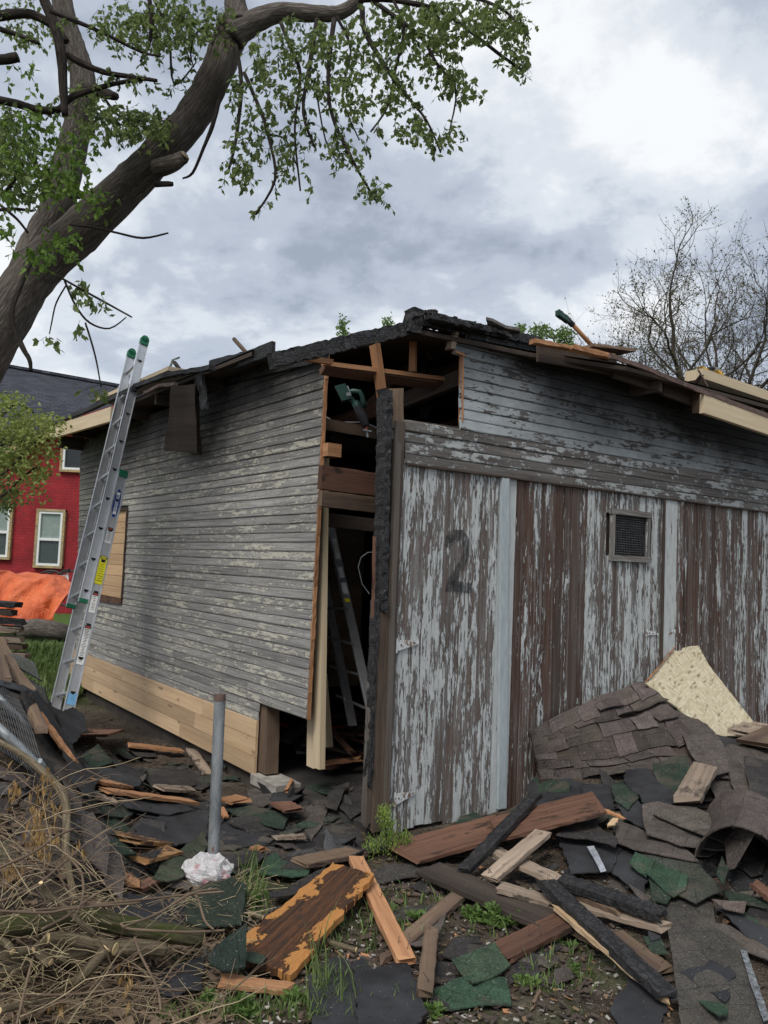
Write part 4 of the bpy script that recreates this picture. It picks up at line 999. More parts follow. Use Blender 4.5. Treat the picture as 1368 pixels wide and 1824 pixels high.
for (x0_, nm) in ((90,'wheel'),(122,'wheel')):
    mb = MB(); c = P(x0_,1048,BD); pts = [c + V((.33*math.cos(a), 0, .33*math.sin(a))) for a in [2*math.pi*k/24 for k in range(25)]]; mb.tube(pts, .02, 6, False); mb.obj(nm, M['black'], by)
mb = MB()
for (a, b) in [((90,1028),(122,1025)),((90,1028),(100,1050)),((100,1050),(120,1026)),((122,1048),(120,1020)),((90,1048),(91,1024)),((122,1048),(100,1050))]: mb.tube([P(*a,BD), P(*b,BD)], .02, 6)
mb.obj('frame', M['winwhite'], by)
mb = MB(); mb.tube([P(81,1019,BD), P(88,1021,BD), P(97,1019,BD)], .018, 6); mb.tube([P(91,1020,BD), P(91,1028,BD)], .015, 6); mb.obj('handlebar', M['black'], by)
mb = MB(); mb.beam(P(112,1018,BD), P(124,1016,BD), V((0,.06,0)), ZV*.03, 2); mb.obj('saddle', M['black'], by)
M['dryl'] = leafm('dull_dry_leaf', (.10,.065,.035), (.24,.17,.10), .1)
# ---------------------------------------------------------------- pipe, bag, fallen fence
LIFT = [0.0]
tp = P(392,1237,4.15); bp = P(378,1572,4.12)
pp = thing('steel_pipe_post', 'grey galvanised pipe standing upright in the debris before the garage', 'post', V((bp.x, bp.y, hgt(bp.x, bp.y))))
mb = MB(); mb.tube([bp - ZV*.1, bp.lerp(tp, .33), bp.lerp(tp, .66), tp], .0285, 20, False); mb.obj('pipe', M['pipe'], pp, smooth=True)
mb = MB(); mb.tube([tp - (tp-bp)*.035, tp + ZV*.002], [.0292,.0292], 20); mb.obj('rusty_rim', M['rust'], pp)
bg = G(366,1572, .02)
mb = MB(); N_ = 26; vs = []; fs = []
for i in range(N_+1):
    for j in range(N_):
        th_, ph_ = math.pi*i/N_, 2*math.pi*j/N_; d = V((math.sin(th_)*math.cos(ph_), math.sin(th_)*math.sin(ph_), math.cos(th_)))
        r = 1 + .22*mnoise.noise(d*2.3) + .12*abs(mnoise.noise(d*5)) + .07*abs(mnoise.noise(d*11)); up_ = .35*max(0, d.z)**3
        vs.append(bg + V((d.x*.112*r, d.y*.10*r, (d.z+.6)*.068*r + up_*.05)))
for i in range(N_):
    for j in range(N_): fs.append((i*N_+j, (i+1)*N_+j, (i+1)*N_+(j+1)%N_, i*N_+(j+1)%N_))
mb.add(vs, fs); s = NT('white_plastic_bag', .4, .5); a = s.noise(s.pos, 11, 3, .6, W=4.)
s.col(s.mix(s.rng(a, .56, .68), (.62,.60,.60), (.5,.2,.22))); s.bump(s.noise(s.pos, 38, 5, .7, 1.), 1., .02)
one('plastic_bag', mb, s.m, 'crumpled white plastic bag with pinkish stain at the foot of the steel pipe', 'bag')
fe = thing('fallen_fence', 'collapsed chain-link fence with grey pipe rails lying against the debris at left', 'fence', G(60,1400))
def gl(pts, lift): return [G(x, y, lift) for x, y in pts]
mb = MB(); mb.tube([P(-40,1262,3.9), P(30,1326,3.9), P(68,1364,3.95), P(110,1412,4.0), P(152,1460,4.05)], .021, 12); mb.obj('rail', M['galv'], fe, smooth=True)
mb = MB(); mb.tube([P(66,1358,3.93), P(73,1368,3.95)], .026, 12); mb.obj('rail_sleeve', M['galv'], fe)
mb = MB(); mb.tube([P(-30,1215,4.6), P(30,1275,4.7), P(50,1300,4.7)], .02, 10); mb.obj('rail', M['galv'], fe, smooth=True)
A_, B_, C_, D_ = P(-60,1225,4.75), P(-60,1300,3.92), P(100,1400,4.0), P(35,1250,4.75)
mb = MB(); nu, nv = 26, 11
def fq(u, v): p = A_.lerp(D_, u).lerp(B_.lerp(C_, u), v); return p + ZV*(.05*mnoise.noise(p*2.5)) + V((0,0,.02*math.sin(v*6)))
for i in range(nu):
    for sg in (0, 1):
        pts = []
        for k in range(nv+1):
            z = (k % 2) * .5; u = (i + (z if sg == 0 else -z) + (0 if sg == 0 else .5))/nu; pts.append(fq(min(1, max(0, u)), k/nv))
        mb.tube(pts, .0017, 4, False)
tag(mb.obj('wire_mesh', M['wire'], fe), kind='stuff')
mb = MB()
A_, B_, C_, D_ = P(15,1160,6.2), P(30,1190,5.8), P(78,1210,6.0), P(60,1175,6.4)
for i in range(16):
    for sg in (0, 1):
        pts = []
        for k in range(9):
            z = (k % 2)*.5; pts.append(fq(min(1, max(0, (i+(z if sg == 0 else -z)+(0 if sg == 0 else .5))/16)), k/8))
        mb.tube(pts, .003, 4, False)
tag(mb.obj('wire_mesh', M['wire'], fe), kind='stuff')
# ---------------------------------------------------------------- debris helpers
def slab(pts, lift, mat_, label, name='roofing_sheet', cat='roofing', th=.007, color=(.055,.05,.048,1), bend=.02, grp=None, jag=None, tilt=None, parent=None):
    """sheet whose outline is given by pixels, draped on the rubble at the given lift"""
    w_ = [G(x, y, lift) for x, y in pts]
    if tilt: w_ = [G(x, y, lift+t_) for (x, y), t_ in zip(pts, tilt)]
    n = len(w_); wx = [(p.x, p.y) for p in w_]
    base_ = [p.z - hgt(p.x, p.y) for p in w_]
    # least squares plane through the corners: a lifted sheet stays stiff
    A = np.array([[p.x, p.y, 1] for p in w_]); b = np.array([p.z for p in w_]); sol = np.linalg.lstsq(A, b, rcond=None)[0]
    sd_ = rnd.random()*50
    def hf(x, y):
        pl = sol[0]*x + sol[1]*y + sol[2]; g = hgt(x, y) + lift
        return (pl if tilt else pl*.55 + g*.45) + bend*mnoise.noise(V((x*4+sd_, y*4, 0))) + bend*.5*mnoise.noise(V((x*9+sd_, y*9, 3)))
    mb = MB(); mb.sheet(wx, hf, th, .07, jag if jag is not None else (.003 if mat_ is M['shingle'] else .008), .05 if mat_ is M['shingle'] else .028)
    o = mb.obj(name, mat_, parent, color=color)
    if label: tag(o, label, cat, grp)
    return o
def plank(x0, y0, x1, y1, wpx, mat_, label, lift=.05, lift1=None, th=.022, name='broken_board', cat='board', jit=.002, nseg=10, endj=.02, roll=0, grp=None, parent=None, sag=0):
    lift1 = lift if lift1 is None else lift1
    a, b = G(x0, y0, lift), G(x1, y1, lift1); d = (b-a).normalized(); mid = (a+b)/2
    n = (hnorm(mid.x, mid.y)*.5 + ZV*.5); n = (n - d*n.dot(d)).normalized(); w_ = d.cross(n).normalized()
    if roll: R_ = Matrix.Rotation(roll, 3, d); n = R_ @ n; w_ = R_ @ w_
    # width from its apparent size
    r_ = ray((x0+x1)/2, (y0+y1)/2).normalized(); k = (w_ - r_*w_.dot(r_))
    sx_, sy_ = x1-x0, y1-y0; l = math.hypot(sx_, sy_); pr = (rt*(-sy_/l) + up*(-sx_/l)).normalized()
    app = abs(k.dot(pr)); dist = (mid-EYE).dot(fwd); hw = min(.2, wpx/2*dist/F/max(.25, app))
    mb = MB(); mb.beam(a, b, w_*hw, n*(th/2), max(nseg, 12), max(jit, .0028), endj*1.4, sag); o = mb.obj(name, mat_, parent)
    if wpx > 16 and label:
        for q in range(rnd.randint(2,4)):
            c = a.lerp(b, rnd.choice([.06,.1,.5,.9,.94])+rnd.uniform(-.03,.03)) + w_*hw*rnd.uniform(-.6,.6) + n*th/2; m2 = MB(); m2.tube([c, c+(n+V((rnd.gauss(0,.3),rnd.gauss(0,.3),0)))*rnd.uniform(.006,.035)], .0016, 5); m2.obj('nail', M['rust'], o)
    if label: tag(o, label, cat, grp)
    return o
DK = (.040,.037,.036,1); BR = (.088,.074,.066,1); GN = (.030,.045,.032,1); GB = (.036,.068,.042,1); GY = (.055,.055,.058,1); BK = (.026,.026,.028,1)
sm, fm = M['shingle'], M['felt']
# ---- fallen roof section: OSB panel and shingle courses
s = NT('osb_board', .8, .3)
f1 = s.vor(s.sc(s.uv, (22, 70)), 1, 'F1', 'Color'); f2 = s.vor(s.sc(s.uv, (80, 24)), 1, 'F1', 'Color'); n_o = s.noise(s.uv, 6, 4, .6)
c = s.mix(s.rng(s.sep(f1)[0], .0, 1.), (.40,.345,.23), (.56,.50,.36)); c2 = s.mix(s.sep(f2)[1], (.36,.30,.19), (.60,.54,.40)); c = s.mix(s.rng(n_o, .45, .55), c, c2)
dkf = s.rng(s.sep(f1)[2], .93, .97); c = s.mix(s.math('MULTIPLY', dkf, .6), c, (.14,.09,.04)); s.col(c); s.bump(s.sep(f1)[0], .5, .003); M['osb'] = s.m
roofp = thing('fallen_roof_section', 'fallen roof piece of bare strand board and dark shingles leaning on the plank doors', 'roof section', G(1120,1330))
oA = [RP(1226,1131,.05), RP(1250,1150,.06), RP(1290,1215,.12), RP(1341,1282,.25), P(1344,1292,6.6), P(1332,1310,6.35), P(1285,1320,6.1), P(1240,1265,6.15), P(1150,1213,6.35), RP(1165,1195,.06), RP(1195,1165,.05)]
# flatten on a plane
ctr = sum(oA, V((0,0,0)))/len(oA); A = np.array([[p.x, p.y, 1] for p in oA]); 
npn = (RP(1226,1131,.05)-P(1285,1320,6.1)).cross(P(1344,1292,6.6)-P(1150,1213,6.35)).normalized()
if npn.dot(EYE-ctr) < 0: npn = -npn
def onP(x, y, q0, n): r = ray(x, y); return EYE + r*((q0-EYE).dot(n)/r.dot(n))
def edgej(pts, amp=3, st=14):
    r = []
    for i in range(len(pts)):
        a, b = pts[i], pts[(i+1)%len(pts)]; l = math.hypot(b[0]-a[0], b[1]-a[1]); k = max(1, int(l/st))
        for j in range(k):
            f = j/k; r.append((a[0]+(b[0]-a[0])*f + (rnd.uniform(-amp,amp) if j else 0), a[1]+(b[1]-a[1])*f + (rnd.uniform(-amp,amp) if j else 0)))
    return r
osbpx = edgej([(1226,1130),(1236,1133),(1262,1183),(1300,1232),(1341,1284),(1336,1300),(1320,1312),(1283,1319),(1240,1290),(1150,1216),(1168,1196),(1196,1160)], 1.6)
mb = MB(); mb.prism([onP(x, y, ctr, npn) for x, y in osbpx], -npn*.014); mb.obj('strand_board', M['osb'], roofp)
mb = MB(); ed = [onP(x, y, ctr, npn)+npn*.004 for x, y in [(1152,1212),(1168,1194),(1196,1160),(1214,1140)]]
for i in range(3): mb.beam(ed[i], ed[i+1], npn*.010, V((.012,0,.01)), 6, .005, .01)
mb.obj('splintered_edge', M['orange'], roofp)
cA, cB, cC, cD = RP(944,1302,.10), RP(1150,1214,.08), G(1278,1372,.07), G(962,1392,.06)
m_ab = RP(1050,1248,.10)
def bil(u, v): 
    a = cA.lerp(cB, u) + (m_ab - (cA+cB)/2)*4*u*(1-u)*(1-v); b = cD.lerp(cC, u); return a.lerp(b, v)
def bilw(u, v):
    p = bil(u, v); return p + ZV*(.06*mnoise.noise(V((u*3.5, v*3.5, 1))) + .02*abs(mnoise.noise(V((u*9, v*7, 4)))))
# substrate
def patch(fn, u0, u1, v0, v1, n, th, name, mat_, parent, color=None, off=0, jx=0):
    vs = []; W_ = n+1; jj = [[(rnd.uniform(-jx, jx), rnd.uniform(-jx, jx)) for _ in range(W_)] for _ in range(W_)]
    for i in range(W_):
        for j in range(W_):
            a_, b_ = jj[i][j]; vs.append(fn(u0+(u1-u0)*j/n + a_, v0+(v1-v0)*i/n + b_) + ZV*off)
    e1, e2 = (vs[n]-vs[0]), (vs[n*W_]-vs[0]); nn_ = e1.cross(e2).normalized(); nn_ = nn_ if nn_.z > 0 else -nn_
    k = len(vs); vs2 = vs + [p - nn_*th for p in vs]; fs = []; uvs = []
    lu, lv = e1.length, e2.length; ou, ov_ = rnd.random()*9, rnd.random()*9
    uv = lambda q: (ou + (q % W_)/n*lu, ov_ + (q // W_)/n*lv)
    flip = (vs[1]-vs[0]).cross(vs[W_]-vs[0]).z < 0
    for i in range(n):
        for j in range(n):
            f = (i*W_+j, i*W_+j+1, (i+1)*W_+j+1, (i+1)*W_+j)
            if flip: f = f[::-1]
            fs.append(f); uvs.append([uv(q) for q in f]); g = tuple(k+q for q in reversed(f)); fs.append(g); uvs.append([uv(q-k) for q in g])
    bd = [j for j in range(W_)] + [i*W_+n for i in range(1, W_)] + [n*W_+j for j in range(n-1, -1, -1)] + [i*W_ for i in range(n-1, 0, -1)]
    for q in range(len(bd)):
        a_, b_ = bd[q], bd[(q+1) % len(bd)]; f = (b_, a_, k+a_, k+b_) if not flip else (a_, b_, k+b_, k+a_); fs.append(f); uvs.append([(0,0),(.05,0),(.05,.01),(0,.01)])
    mb = MB(); mb.add(vs2, fs, uvs); return mb.obj(name, mat_, parent, color=color)
patch(bilw, .01, .99, .0, .96, 8, .02, 'deck_board', M['darkwood'], roofp, off=-.012)
rows = 6
for r in range(rows):
    v0, v1 = r/rows, (r+1)/rows + .045
    u = rnd.uniform(-.08, 0)
    while u < 1:
        du = rnd.choice([.10,.13,.19,.15,.24]); ua, ub = max(0, u+.002), min(1, u+du-.002)
        if ub-ua > .03 and rnd.random() > .05:
            k = rnd.uniform(.6,1.35); sl_ = rnd.uniform(.01,.04) if rnd.random() < .3 else rnd.uniform(0,.006); vv1 = v1 + rnd.uniform(-.025,.02) + (.08 if rnd.random() < .12 else 0)
            def fn(a_, b_, v0=v0, v1=vv1, sl_=sl_): return bilw(a_, b_) + ZV*(.004 + .010*(b_-v0)/(v1-v0) + sl_*max(0, (b_-v0)/(v1-v0)-.5)*2)
            patch(fn, ua, ub, max(0, v0-.02), vv1, 3, .006, 'shingle_tab', sm, roofp, color=(BR[0]*k, BR[1]*k*rnd.uniform(.95,1.0), BR[2]*k*rnd.uniform(.95,1.05), 1), jx=.007)
        u += du
slab([(940,1312),(965,1298),(985,1335),(955,1352),(945,1338)], .35 if False else .14, sm, None, 'corner_shingle', parent=None, color=BR) if False else None
# ---- fan of shingle strips at the right edge, torn pieces in the middle of the heap
pieces = [
 ([(1195,1262),(1245,1284),(1290,1318),(1300,1378),(1262,1388),(1225,1330)], .13, sm, BR, 'brown shingle sheet bridging the slab and the bare strand board'),
 ([(1235,1290),(1290,1312),(1345,1312),(1340,1345),(1290,1350)], .05, fm, BK, 'black torn felt just under the lower edge of the bare strand board'),
 ([(940,1378),(1016,1400),(1014,1410),(943,1420)], .05, sm, GN, 'dark green sheet poking out under the fallen roof section'),
 ([(938,1400),(1000,1372),(1160,1420),(1150,1470),(1010,1465),(950,1440)], .02, fm, BK, 'black felt layer half hidden below the fallen roof section'),
 ([(1240,1362),(1275,1330),(1330,1335),(1345,1450),(1330,1462),(1285,1445),(1262,1400)], .05, sm, BR, 'brown shingle strip sheet in the fan at the right edge, leftmost'),
 ([(1285,1330),(1345,1318),(1420,1340),(1420,1450),(1370,1455),(1325,1445)], .075, sm, BR, 'brown shingle strip sheet in the fan at the right edge, uppermost'),
 ([(1325,1345),(1420,1360),(1420,1462),(1345,1452)], .10, sm, DK, 'dark smooth shingle sheet on top of the fan at the right edge'),
 ([(1278,1440),(1420,1470),(1420,1530),(1300,1480)], .07, sm, BR, 'narrow reddish brown shingle strip at the foot of the right fan'),
 ([(1160,1340),(1225,1345),(1240,1420),(1205,1425),(1165,1385)], .09, sm, GN, 'moss green torn shingle beside the pale wood block'),
 ([(1115,1365),(1160,1370),(1205,1418),(1150,1430),(1110,1395)], .085, fm, BK, 'blue black torn felt scrap on the lower edge of the shingled slab'),
 ([(1036,1395),(1090,1398),(1095,1440),(1060,1448),(1040,1425)], .06, fm, GY, 'small square of slate grey felt above the tip of the long brown board'),
 ([(1088,1400),(1118,1382),(1145,1412),(1120,1440),(1095,1425)], .08, sm, GN, 'small dull green shingle scrap between two dark felt scraps'),
 ([(1135,1408),(1165,1390),(1215,1420),(1190,1440),(1150,1438)], .10, fm, GY, 'slate grey felt scrap with pale torn tip below the shingled slab'),
 ([(1098,1428),(1125,1418),(1160,1445),(1150,1480),(1110,1455)], .065, fm, GY, 'dark grey square felt scrap left of the wide brown shingle strips'),
 ([(994,1490),(1050,1485),(1108,1505),(1090,1552),(1016,1556)], .07, fm, GY, 'grey felt sheet crossed by two pale adhesive bands'),
 ([(990,1488),(1020,1462),(1062,1464),(1102,1500),(1096,1510),(1045,1490)], .115, sm, DK, 'arched dark shingle lying over the banded felt sheet'),
 ([(1090,1500),(1130,1510),(1155,1560),(1145,1590),(1085,1550)], .06, fm, DK, 'dark felt square between the banded sheet and the green shingle'),
 ([(1096,1463),(1135,1472),(1230,1515),(1245,1535),(1130,1515),(1097,1500)], .09, sm, BR, 'long brown shingle strip with a mossy end left of the curled sheet'),
 ([(1143,1433),(1173,1424),(1240,1440),(1307,1462),(1294,1515),(1210,1502),(1151,1489)], .12, sm, BR, 'wide brown shingle strip in the middle of the heap, lower layer'),
 ([(1163,1448),(1200,1432),(1262,1452),(1310,1476),(1298,1506),(1225,1475)], .145, sm, (.10,.088,.074,1), 'narrow brown tabbed shingle strip lying on the wide brown strip'),
 ([(1130,1512),(1165,1522),(1245,1535),(1290,1585),(1240,1605),(1200,1592),(1150,1545)], .08, sm, (.05,.055,.045,1), 'grey green weathered shingle sheet below the wide brown strips'),
 ([(1121,1537),(1132,1517),(1168,1530),(1152,1556)], .10, sm, GB, 'bright mossy green tab left of the slit in the green strip'),
 ([(1150,1556),(1172,1532),(1225,1562),(1222,1582),(1200,1592)], .10, sm, GB, 'bright mossy green strip running right of the slit'),
 ([(1155,1566),(1200,1592),(1188,1608),(1162,1602)], .075, sm, GN, 'green shingle corner hanging below the mossy strip'),
 ([(1276,1560),(1286,1520),(1298,1545),(1290,1575)], .16, sm, GN, 'small upright green shingle at the foot of the curled sheet'),
 ([(1268,1600),(1330,1606),(1326,1624),(1290,1618)], .09, sm, (.11,.085,.075,1), 'reddish granular shingle fragment below the curled sheet'),
 ([(1285,1582),(1330,1590),(1368,1600),(1368,1618),(1300,1604)], .07, sm, GN, 'mossy green fragment half under the reddish fragment'),
 ([(1280,1620),(1310,1622),(1420,1680),(1420,1704),(1330,1670)], .055, fm, GY, 'long bluish black felt strip at the right edge'),
 ([(1255,1640),(1300,1650),(1420,1712),(1420,1722),(1330,1692),(1262,1665)], .05, sm, BR, 'long brown granular strip reaching the right edge below the bluish felt'),
 ([(1181,1607),(1200,1590),(1225,1592),(1268,1602),(1275,1640),(1330,1692),(1345,1740),(1375,1835),(1216,1835),(1200,1740)], .05, sm, (.062,.057,.050,1), 'large grey brown roofing sheet lying bottom right with a speckled edge'),
 ([(1200,1660),(1236,1665),(1234,1694),(1215,1692)], .075, sm, GN, 'rounded green shingle tip on the large grey brown sheet'),
 ([(1211,1733),(1232,1718),(1260,1709),(1309,1729),(1300,1765),(1292,1784),(1262,1765),(1240,1750)], .075, fm, GY, 'ragged black felt flake on the large grey brown sheet'),
 ([(1244,1781),(1296,1790),(1297,1808),(1282,1816),(1258,1795)], .07, sm, GB, 'green moss covered flake near the bottom right edge'),
 ([(1095,1778),(1126,1744),(1160,1752),(1190,1782),(1175,1835),(1108,1835),(1085,1795)], .03, fm, BK, 'torn black felt sheet at the bottom below the charred timber'),
 ([(1145,1668),(1178,1672),(1190,1700),(1160,1695)], .05, sm, GN, 'dull green shingle corner beside the brown board end'),
 ([(1154,1652),(1176,1652),(1176,1670),(1160,1675)], .06, fm, GY, 'small dark hexagonal felt chip above the brown board'),
 ([(812,1471),(820,1452),(827,1434),(845,1444),(864,1461),(845,1478)], .03, sm, GN, 'green shingle tab standing against the foot of the plank doors'),
 ([(700,1540),(745,1538),(772,1550),(770,1562),(720,1566),(664,1572),(655,1553)], .02, sm, (.06,.055,.05,1), 'long dark shingle strip lying right of the burnt board'),
 ([(785,1700),(811,1671),(864,1677),(884,1690),(850,1697),(806,1710)], .03, sm, DK, 'dark grey shingle under the square green shingle'),
 ([(805,1706),(881,1683),(909,1720),(842,1750)], .055, sm, (.045,.072,.045,1), 'square grey green shingle tilted above the bright green one'),
 ([(808,1747),(850,1742),(902,1738),(911,1788),(860,1790),(758,1795),(775,1760)], .03, sm, GB, 'bright dark-spotted green shingle lying at the bottom centre'),
 ([(777,1712),(812,1716),(812,1755),(776,1752)], .02, sm, DK, 'small dark shingle left of the square grey green shingle'),
 ([(816,1667),(850,1668),(858,1680),(815,1680)], .03, sm, DK, 'small dark shingle corner above the square grey green shingle'),
 ([(919,1712),(978,1690),(998,1703),(981,1726)], .02, sm, BR, 'brown grey shingle lying right of the square green shingle'),
 ([(960,1715),(985,1695),(1005,1690),(990,1672),(940,1680)], .015, sm, DK, 'dark shingle beneath the end of the red brown board'),
 ([(730,1580),(750,1570),(775,1582),(760,1590)], .02, sm, DK, 'small dark shingle chip right of the long strip'),
 ([(547,1740),(588,1709),(612,1706),(632,1720),(640,1830),(560,1835)], .03, fm, GY, 'large flat black felt sheet at the bottom, left part'),
 ([(628,1712),(646,1705),(664,1730),(722,1703),(744,1760),(762,1798),(735,1835),(640,1835)], .045, fm, GY, 'large creased black felt sheet at the bottom, right part'),
 ([(459,1551),(475,1530),(492,1520),(500,1535),(552,1545),(549,1560),(520,1562),(485,1556)], .04, sm, GB, 'jagged bright green shingle left of the burnt board'),
 ([(500,1545),(530,1520),(560,1530),(545,1548)], .055, sm, DK, 'dark flap lying over the jagged bright green shingle'),
 ([(480,1590),(520,1575),(580,1545),(575,1562),(530,1592),(482,1600)], .05, sm, DK, 'long dark curled shingle lying along the top of the burnt board'),
 ([(362,1600),(400,1570),(440,1590),(438,1640),(362,1650)], .05, sm, GN, 'green black sheet draped right of the white bag'),
 ([(385,1462),(440,1452),(492,1496),(490,1505),(400,1508)], .03, fm, BK, 'torn black felt sheet right of the steel pipe'),
 ([(400,1440),(450,1436),(500,1450),(520,1442),(505,1475),(440,1458)], .05, sm, GN, 'olive green torn shingle above the felt right of the pipe'),
 ([(512,1380),(545,1362),(598,1400),(590,1412),(530,1400)], .05, sm, GN, 'dark green pointed shingle at the foot of the new stud'),
 ([(545,1440),(560,1425),(590,1420),(575,1470),(555,1500),(543,1480)], .03, sm, BR, 'grey brown upright shingle before the gap in the corner'),
 ([(575,1430),(600,1400),(625,1395),(600,1440),(580,1436)], .08, sm, DK, 'dark folded shingle in front of the charred corner post'),
 ([(530,1480),(560,1450),(600,1445),(622,1470),(600,1500),(555,1502)], .02, sm, DK, 'dark crumpled shingle sheet below the gap in the corner'),
 ([(490,1400),(535,1395),(540,1415),(500,1440),(478,1436)], .06, fm, BK, 'black curled felt roll beside the sill'),
 ([(505,1430),(548,1422),(550,1460),(510,1468)], .025, sm, DK, 'dark square shingle between pipe and corner gap'),
 ([(405,1340),(420,1315),(425,1345),(400,1370),(385,1360)], .05, sm, GN, 'green curled shingle standing against the new base planks'),
 ([(145,1452),(165,1448),(196,1500),(190,1555),(150,1520)], .16, sm, BR, 'brown grey shingle sheet hanging down the left berm'),
 ([(196,1498),(215,1520),(222,1560),(218,1600),(185,1570)], .10, sm, BR, 'ribbed grey shingle strip hanging beside the brown grey sheet'),
 ([(270,1565),(320,1510),(362,1480),(372,1505),(330,1560),(300,1575)], .06, sm, (.045,.055,.035,1), 'mossy green shingle slanting left of the pipe'),
 ([(238,1478),(270,1455),(330,1445),(372,1450),(370,1490),(300,1508),(250,1492)], .05, fm, BK, 'wide torn black felt sheet left of the pipe'),
 ([(228,1440),(275,1430),(330,1432),(372,1428),(372,1450),(270,1462)], .03, fm, BK, 'long black felt sheet behind the torn felt left of the pipe'),
 ([(120,1400),(180,1405),(270,1430),(225,1455),(150,1440)], .05, sm, (.04,.048,.038,1), 'long olive shingle sheet sliding down the left berm'),
 ([(146,1345),(175,1325),(205,1362),(165,1370)], .08, sm, GN, 'dark green tented shingle in the middle of the left debris'),
 ([(250,1424),(262,1410),(282,1430),(268,1440)], .06, sm, GN, 'small green curled shingle above the black felt sheets'),
 ([(98,1262),(130,1258),(150,1275),(155,1300),(130,1325),(110,1300)], .12, fm, BK, 'black folded felt sheet at the foot of the ladder'),
 ([(45,1210),(80,1215),(112,1262),(120,1320),(95,1310),(60,1260)], .06, fm, BK, 'large black felt sheet on top of the left berm'),
 ([(-20,1185),(30,1195),(60,1225),(45,1240),(-20,1215)], .08, fm, GY, 'dark grey felt sheet crowning the left berm'),
 ([(36,1230),(60,1235),(100,1330),(90,1360),(55,1290)], .10, sm, DK, 'grey brown shingle strip running down the left berm, upper'),
 ([(60,1290),(88,1325),(120,1385),(110,1410),(70,1350)], .10, sm, DK, 'grey brown shingle strip running down the left berm, middle'),
 ([(90,1330),(110,1340),(150,1410),(145,1440),(115,1410)], .12, sm, BR, 'grey brown shingle strip running down the left berm, lower'),
 ([(130,1360),(165,1365),(215,1385),(225,1400),(160,1400)], .06, sm, DK, 'dark shingle strip across the middle of the left debris'),
 ([(-20,1240),(20,1250),(50,1330),(30,1360),(-20,1310)], .02, fm, BK, 'black felt sheet under the fallen chain-link fence'),
 ([(230,1330),(262,1322),(280,1345),(245,1352)], .03, sm, DK, 'thin dark shingle in the far part of the left debris'),
 ([(60,1235),(90,1245),(130,1330),(170,1400),(150,1412),(105,1340)], .15, fm, BK, 'long black felt strip sliding down the crest of the left berm'),
 ([(20,1250),(55,1262),(95,1340),(120,1420),(100,1440),(60,1370),(30,1300)], .13, sm, DK, 'wide dark sheet folded over the left berm below the crest'),
 ([(150,1362),(205,1345),(260,1372),(250,1400),(190,1398)], .06, fm, BK, 'black felt sheet lying below the thin orange lath'),
 ([(255,1372),(330,1362),(370,1390),(330,1408),(270,1400)], .04, sm, DK, 'flat dark shingle sheet left of the pipe, farther row'),
 ([(205,1412),(300,1428),(350,1440),(300,1452),(225,1440)], .06, fm, BK, 'black felt sheet crossing under the long orange splinter'),
 ([(392,1505),(450,1500),(470,1530),(430,1560),(395,1545)], .02, sm, DK, 'dark shingle sheet just right of the pipe foot'),
 ([(575,1470),(640,1478),(650,1510),(600,1530),(560,1512)], .03, sm, DK, 'dark shingle sheet left of the green seedling'),
 ([(440,1408),(470,1400),(500,1420),(470,1440),(445,1432)], .05, sm, BR, 'brown grey shingle below the new base planks end'),
 ([(615,1395),(650,1390),(655,1440),(625,1460),(605,1440)], .05, sm, DK, 'dark shingle wedged against the corner post foot'),
]
for i, (pts, lf, mt_, cl, lab) in enumerate(pieces):
    slab(pts, lf, mt_, lab, 'torn_shingle' if mt_ is sm else 'felt_sheet', 'shingle' if mt_ is sm else 'felt', color=cl, bend=.02 if mt_ is sm else .012, th=.006)
# adhesive bands on the grey felt
def strip_on(pts, lift, col, name, label, cat, mat_=None):
    return slab(pts, lift, mat_ or M['white'], label, name, cat, th=.001, color=col, bend=.003, jag=.0015)
strip_on([(1045,1508),(1058,1506),(1080,1551),(1070,1553)], .093, None, 'adhesive_band', 'whitish adhesive band running across the banded grey felt sheet', 'adhesive band', plain('chalky_band', (.26,.27,.30), .8, 0, 30, .5, .5))
strip_on([(1318,1692),(1330,1694),(1372,1815),(1360,1820)], .066, None, 'adhesive_band', 'speckled pale band along the edge of the large bottom right sheet', 'adhesive band', plain('speckled_band', (.13,.14,.15), .8, 0, 60, .9, .5))
# curled sheet
def curl(c, axis_, upv, r, a0, a1, ln, name, label, color):
    side = axis_.cross(upv).normalized(); n = 16; vs = []
    for i in range(n+1):
        a = a0 + (a1-a0)*i/n
        for j in range(9):
            f = j/8; rr_ = r*(1 + .12*math.sin(f*4+a)); vs.append(c + axis_*(ln*(f-.5)) + (side*math.cos(a) + upv*math.sin(a))*rr_ + ZV*.012*mnoise.noise(V((a*2, f*5, 0))))
    k = len(vs); fs = [(i*9+j, i*9+j+1, (i+1)*9+j+1, (i+1)*9+j) for i in range(n) for j in range(8)]
    vs2 = vs + [p - (p - (c + axis_*((p-c).dot(axis_)))).normalized()*.006 for p in vs]
    fs += [tuple(k+q for q in reversed(f)) for f in fs]
    for j in range(8): fs.append((j+1, j, k+j, k+j+1)); fs.append((n*9+j, n*9+j+1, k+n*9+j+1, k+n*9+j))
    for i in range(n): fs.append((i*9, (i+1)*9, k+(i+1)*9, k+i*9)); fs.append(((i+1)*9+8, i*9+8, k+i*9+8, k+(i+1)*9+8))
    mb = MB(); mb.add(vs2, fs, [[((q%k)%9*.05, (q%k)//9*.04) for q in f] for f in fs]); o = mb.obj(name, sm, color=color)
    return tag(o, label, 'shingle')
cc2 = G(1372,1545,.05); axn = V((.45,.85,.12)).normalized()
curl(cc2 + V((-.03,.2,.02)), axn, (ZV - axn*axn.z).normalized(), .21, math.radians(-15), math.radians(170), .62, 'curled_shingle', 'big curled brown shingle sheet arching over a dark hollow at the right edge', (.085,.068,.062,1))
